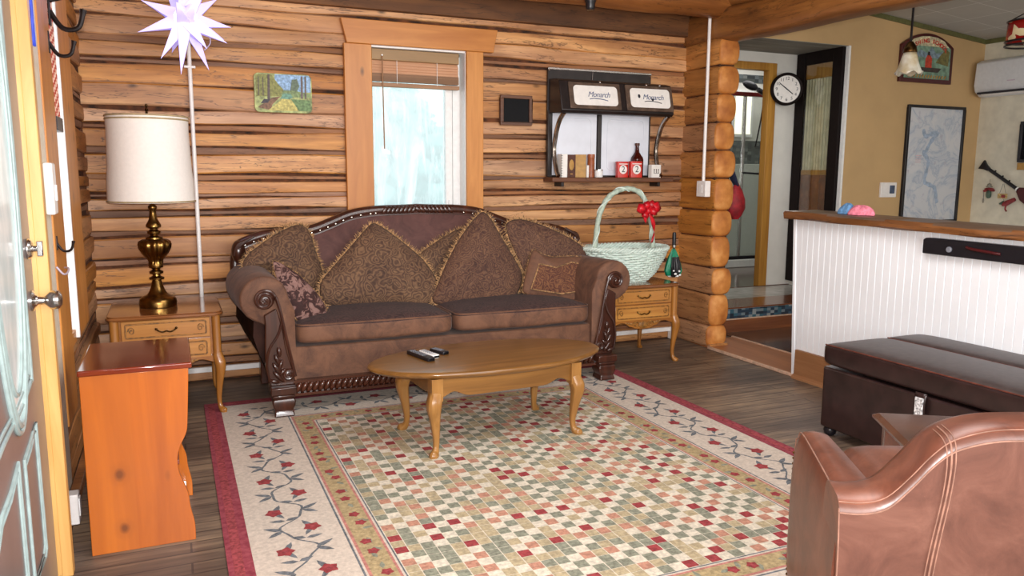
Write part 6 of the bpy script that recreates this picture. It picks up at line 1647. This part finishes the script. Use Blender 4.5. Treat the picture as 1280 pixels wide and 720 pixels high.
# paddle with ornaments
p = [on_x(x, y, X_-.03) for x, y in ((1228, 206), (1234, 210), (1271, 236), (1280, 242))]
dy = (p[2]-p[1]); L_ = dy.length; dn = dy/L_; pw_ = p[1]
pad = thing('hanging_paddle', 'dark canoe paddle hung slanting on the cream kitchen wall', 'paddle', pw_)
up = Vector((1, 0, 0)).cross(dn).normalized()
def pl(a_, b_, h=0): v = dn*a_+up*b_; return (v.x-h, v.y, v.z)
b = MB(); Q = [(-.07, -.055), (-.075, .055), (-.02, .028), (0.03, .018), (.03, -.018), (-.02, -.028)]
vs = [pl(a_, b_, h) for h in (-.012, .018) for a_, b_ in Q]; m_ = 6
b.add(vs, [tuple(range(6)), tuple(range(6, 12))]+[(k, (k+1) % 6, 6+(k+1) % 6, 6+k) for k in range(6)]); b.build('grip', 'black', pad, bevel=.004)
MB().tube([pl(.02, 0), pl(L_+.02, 0)], .018, 12).build('shaft', 'black', pad)
MB().tube([pl(L_-.0, 0), pl(L_+.014, 0)], .022, 12).build('white_band', 'white', pad)
Q = [(L_+.014, .025), (L_+.10, .075), (L_+.42, .09), (L_+.52, .06), (L_+.55, 0), (L_+.52, -.06), (L_+.42, -.09), (L_+.10, -.075), (L_+.014, -.025)]
b = MB(); m_ = 9; vs = [pl(a_, b_, h) for h in (-.008, .012) for a_, b_ in Q]
b.add(vs, [tuple(range(9)), tuple(range(9, 18))]+[(k, (k+1) % 9, 9+(k+1) % 9, 9+k) for k in range(9)]); b.build('blade', 'maroon', pad, bevel=.005)
b = MB()
for q_ in (.25, .5, .72): v = Vector(pl(L_*q_, -.024, .004)); b.ball(v, .010, 8)
b.build('pegs', 'iron', pad)
def orn_loc(x, y): return on_x(x, y, X_-.035)
M['straw'] = plain('ornament_straw', (176, 150, 96), .7, var=.3, scale=60); M['ogreen'] = plain('ornament_green', (70, 88, 74), .7, var=.2); M['ored'] = plain('ornament_red', (128, 40, 42), .6, var=.2); M['ogrey'] = plain('ornament_grey', (124, 118, 106), .7, var=.2)
o1 = orn_loc(1236, 241); s_ = (orn_loc(1236, 231)-orn_loc(1236, 241)).length/10
r = thing('hanging_ornament', 'small fishing figure ornament in grey hat and red scarf hanging left under the paddle', 'ornament', o1, 0, 'ornaments under the paddle')
MB().ball((0, 0, -2*s_), (.02, 5*s_*.6, 5*s_), 12, e=.7).build('body', 'ogreen', r)
b = MB().ball((0, 0, 5*s_), (.02, 6.5*s_, 1.6*s_), 10)
b.tube([(0, 2*s_, 4*s_), (0, 7*s_, 2*s_)], [.018, .012], 8); b.tube([(0, -2*s_, 4*s_), (0, -7*s_, 3*s_)], [.018, .012], 8); b.build('scarf', 'ored', r)
MB().lathe([(5*s_*.7, 0), (5*s_*.75, .006), (3*s_*.8, .012), (3*s_*.7, 4*s_), (0, 5*s_)], (0, 0, 7*s_), 14).build('hat', 'ogrey', r)
b = MB().tube([(0, 7*s_, 2*s_), (0, 6.5*s_, -8*s_)], .003, 6); b.ball((0, 6.5*s_, -10*s_), (.006, .012, .028), 8); b.tube([(0, 0, 12*s_), (.004, -.0, 17*s_)], .002, 5); b.build('line_and_fish', 'ogrey', r)
o1 = orn_loc(1253, 245)
r = thing('hanging_ornament', 'little yellow and brown sign ornament on strings under the paddle', 'ornament', o1, 0, 'ornaments under the paddle')
MB().box(-.008, .008, -6*s_, 6*s_, -3*s_, 3*s_).build('plaque', 'straw', r, bevel=.004)
MB().box(-.0095, -.007, -4*s_, 1*s_, -2*s_, 1.5*s_).build('painted_patch', 'ored', r, bevel=.002)
MB().tube([(0, 4*s_, 3*s_), (0, .5*s_, 15*s_)], .002, 5).tube([(0, -4*s_, 3*s_), (0, -.5*s_, 15*s_)], .002, 5).build('string', 'ogrey', r)
o1 = orn_loc(1258, 254)
r = thing('hanging_ornament', 'small dark red bird shaped ornament hanging lowest under the paddle', 'ornament', o1, 0, 'ornaments under the paddle')
b = MB().tube([(0, 5*s_, -2*s_), (0, 0, 0), (0, -10*s_, 5*s_)], [.018, .028, .02], 10); b.build('body', 'ored', r)
MB().tube([(0, 9*s_, -1*s_), (0, 4*s_, 0)], [.006, .026], 8).build('head', 'ogreen', r)
MB().tube(spline([(0, 0, -2*s_), (0, 1*s_, -7*s_), (0, -1*s_, -10*s_)], 4), .008, 8).build('tail', 'ored', r)
MB().tube([(0, 3*s_, 2*s_), (0, 5*s_, 6*s_)], .002, 5).build('string', 'ogrey', r)
# framed picture at the right edge on the end wall
f0, f1 = on_x(1275.5, 152, X_-.02), on_x(1272, 203, X_-.02)
r = thing('framed_picture', 'dark glossy framed picture on the cream wall at the right edge above the paddle', 'picture', (X_-.001, f1.y-.30, f1.z)); h2 = f0.z-f1.z
b = MB()
for q_ in ((-.3, .3, 0, .03), (-.3, .3, h2-.03, h2), (-.3, -.27, .03, h2-.03), (.27, .3, .03, h2-.03)): b.box(-.035, 0, q_[0], q_[1], q_[2], q_[3])
b.build('frame', 'black', r, bevel=.003); MB().box(-.015, 0, -.27, .27, .03, h2-.03).build('dark_print', 'tinglass', r)
MB().box(-.025, 0, -.3, .3, -.075, -.005).build('lower_ledge', 'tanbook', r, bevel=.003)
# pendant lamps
PY = 4.05
p0 = on_y(1136, 86, PY); tp = on_y(1139, 56, PY); zl = on_y(1136, 92, PY).z; kk = (on_y(1152, 88, PY)-on_y(1120, 92, PY)).length/32*.72
pn = thing('pendant_lamp', 'hanging lamp with pale frilled bell glass shade in front of the tan wall', 'pendant lamp', (p0.x, PY, zl)); 
zs_ = on_y(1137, 65, PY).z-zl; zc_ = on_y(1138, 52, PY).z-zl; ztop = KZ(p0.x)-zl
t = NT('frosted_alabaster_glass'); v = t.coord(); f = t.noise(v, 9, 3); t.col(t.ramp(f, [(.35, (190, 172, 134)), (.6, (226, 222, 206))])); t.set(Roughness=.3); t.b.inputs['Transmission Weight'].default_value = .1; M['alab'] = t.m
b = MB(); n = 48; pr = [(16, 0), (14.6, .10), (12.4, .32), (10.5, .55), (9, .80), (7, 1.0)]; vs = []
for i, (r_, q_) in enumerate(pr):
    for k in range(n): a_ = 2*PI*k/n; fr_ = (.05 if i == 0 else .02 if i == 1 else 0); vs.append((kk*r_*(1+fr_*math.cos(6*a_))*math.cos(a_), kk*r_*(1+fr_*math.cos(6*a_))*math.sin(a_), zs_*q_+(.012*math.cos(6*a_) if i == 0 else 0)))
b.add(vs, [(i*n+k, i*n+(k+1) % n, (i+1)*n+(k+1) % n, (i+1)*n+k) for i in range(len(pr)-1) for k in range(n)])
o = b.build('glass_shade', 'alab', pn, ang=180); o.modifiers.new('solid', 'SOLIDIFY').thickness = .004
MB().lathe([(kk*8, zs_*.97), (kk*8.4, zs_), (kk*7, zs_+(zc_-zs_)*.5), (kk*3, zc_), (0, zc_)], n=24).build('fitter', 'brass_dk', pn)
MB().tube([(0, 0, zc_-.01), (0, 0, ztop-.02)], .008, 8).build('stem', 'iron', pn); MB().lathe([(.06, ztop-.02), (.05, ztop+.0), (0, ztop)], n=20).build('canopy', 'iron', pn)
DY = 4.05
d0, d1 = on_y(1271, 24, DY), on_y(1268.5, 55, DY); dr_ = .15
dl = thing('pendant_lamp', 'red stained glass drum pendant lamp cut by the right edge', 'pendant lamp', (d1.x+dr_, DY, d1.z)); hh = d0.z-d1.z; zt_ = KZ(d1.x+dr_)-d1.z
t = NT('stained_glass'); v = t.coord((1, 1, 1)); vo = t.n('ShaderNodeTexVoronoi', Scale=14.0); t.l(v, vo.inputs['Vector']); sp_ = t.n('ShaderNodeSeparateColor'); t.l(vo.outputs['Color'], sp_.inputs[0])
t.col(t.ramp(sp_.outputs[0], [(0, (150, 26, 20)), (.45, (190, 60, 30)), (.6, (226, 206, 160)), (.75, (120, 20, 20)), (.9, (200, 160, 90))], 'CONSTANT')); t.set(Roughness=.2); M['stain'] = t.m
b = MB(); n = 32; vs = [(r_*math.cos(2*PI*k/n), r_*math.sin(2*PI*k/n), z) for r_, z in ((dr_, .03), (dr_*.96, hh)) for k in range(n)]
b.add(vs, [(k, (k+1) % n, n+(k+1) % n, n+k) for k in range(n)]); o = b.build('shade', 'stain', dl); o.modifiers.new('solid', 'SOLIDIFY').thickness = .005
b = MB()
for r_, z in ((dr_+.003, .0), (dr_+.003, .03), (dr_*.96+.003, hh)): b.tube([(r_*math.cos(2*PI*k/32), r_*math.sin(2*PI*k/32), z) for k in range(32)], .007, 6, closed=True)
for k in range(3): a_ = 2*PI*k/3+.4; b.tube([(0, 0, hh+.08), (dr_*.96*math.cos(a_), dr_*.96*math.sin(a_), hh)], .004, 6)
b.build('metal_rims', 'iron', dl); MB().tube([(0, 0, hh*.5), (0, 0, zt_)], .007, 8).build('stem', 'iron', dl)
# small black socket on the cross beam
p = on_y(741, 4, YL-.125)
sk = thing('lamp_socket', 'small black lamp socket under the cross beam at the top edge', 'lamp socket', (p.x, YL-.09, p.z-.012))
MB().lathe([(0, -.03), (.026, -.028), (.034, -.01), (.034, .02), (.04, .03), (.04, .06), (0, .06)], n=20).build('body', 'black', sk); MB().tube([(0, 0, .05), (0, .02, .10)], .012, 8).build('neck', 'black', sk)
# ------------------------------------------------------------------ light
W = bpy.data.worlds.new('daylight'); SC.world = W; W.use_nodes = True
bg = W.node_tree.nodes['Background']; bg.inputs[0].default_value = (.86, .94, 1, 1); bg.inputs[1].default_value = 2.2
def area(name, loc, tgt, sx_, sy_, pw, c=(1, 1, 1)):
    ld = bpy.data.lights.new(name, 'AREA'); ld.shape = 'RECTANGLE'; ld.size = sx_; ld.size_y = sy_; ld.energy = pw; ld.color = c
    o = bpy.data.objects.new(name, ld); COL.objects.link(o); o.location = loc; d = Vector(tgt)-Vector(loc); o.rotation_euler = d.to_track_quat('-Z', 'Y').to_euler(); return o
area('camera_flash', CAMP+_u*.06, CAMP+_u*.06+_f*4-Vector((0, 0, .0)), .09, .05, 105, (1, .99, 1))
area('living_room_fill', (1.5, -1.4, 1.75), (1.7, 5, 1.0), 3.2, 1.7, 165, (.99, 1, 1))  # fill light added behind the camera; no window is modelled there
area('living_room_ceiling_light', (1.9, 2.4, 2.7), (1.9, 2.9, 0), 1.6, 1.6, 68, (1, .99, .98))
area('kitchen_window_light', (6.2, -1.4, 1.7), (6.2, 4, 1.3), 2.4, 1.4, 62, (1, .98, .94))
area('bathroom_light', (6.4, 7.5, 2.9), (6.4, 7.5, 0), 1.6, 1.0, 18, (1, .99, .97))
area('hall_light', (4.9, 6.0, 2.5), (4.9, 6.0, 0), .5, .4, 5, (1, .97, .92))
sl_ = bpy.data.lights.new('star_glow', 'POINT'); sl_.energy = 3; sl_.color = (.72, .68, 1); sl_.shadow_soft_size = .12
so = bpy.data.objects.new('star_glow', sl_); COL.objects.link(so); so.location = (sc.x, SY-.32, sc.z)
vs_ = SC.view_settings; vs_.view_transform = 'Standard'; vs_.look = 'None'; vs_.exposure = 0.0; vs_.gamma = 1; vs_.use_curve_mapping = False
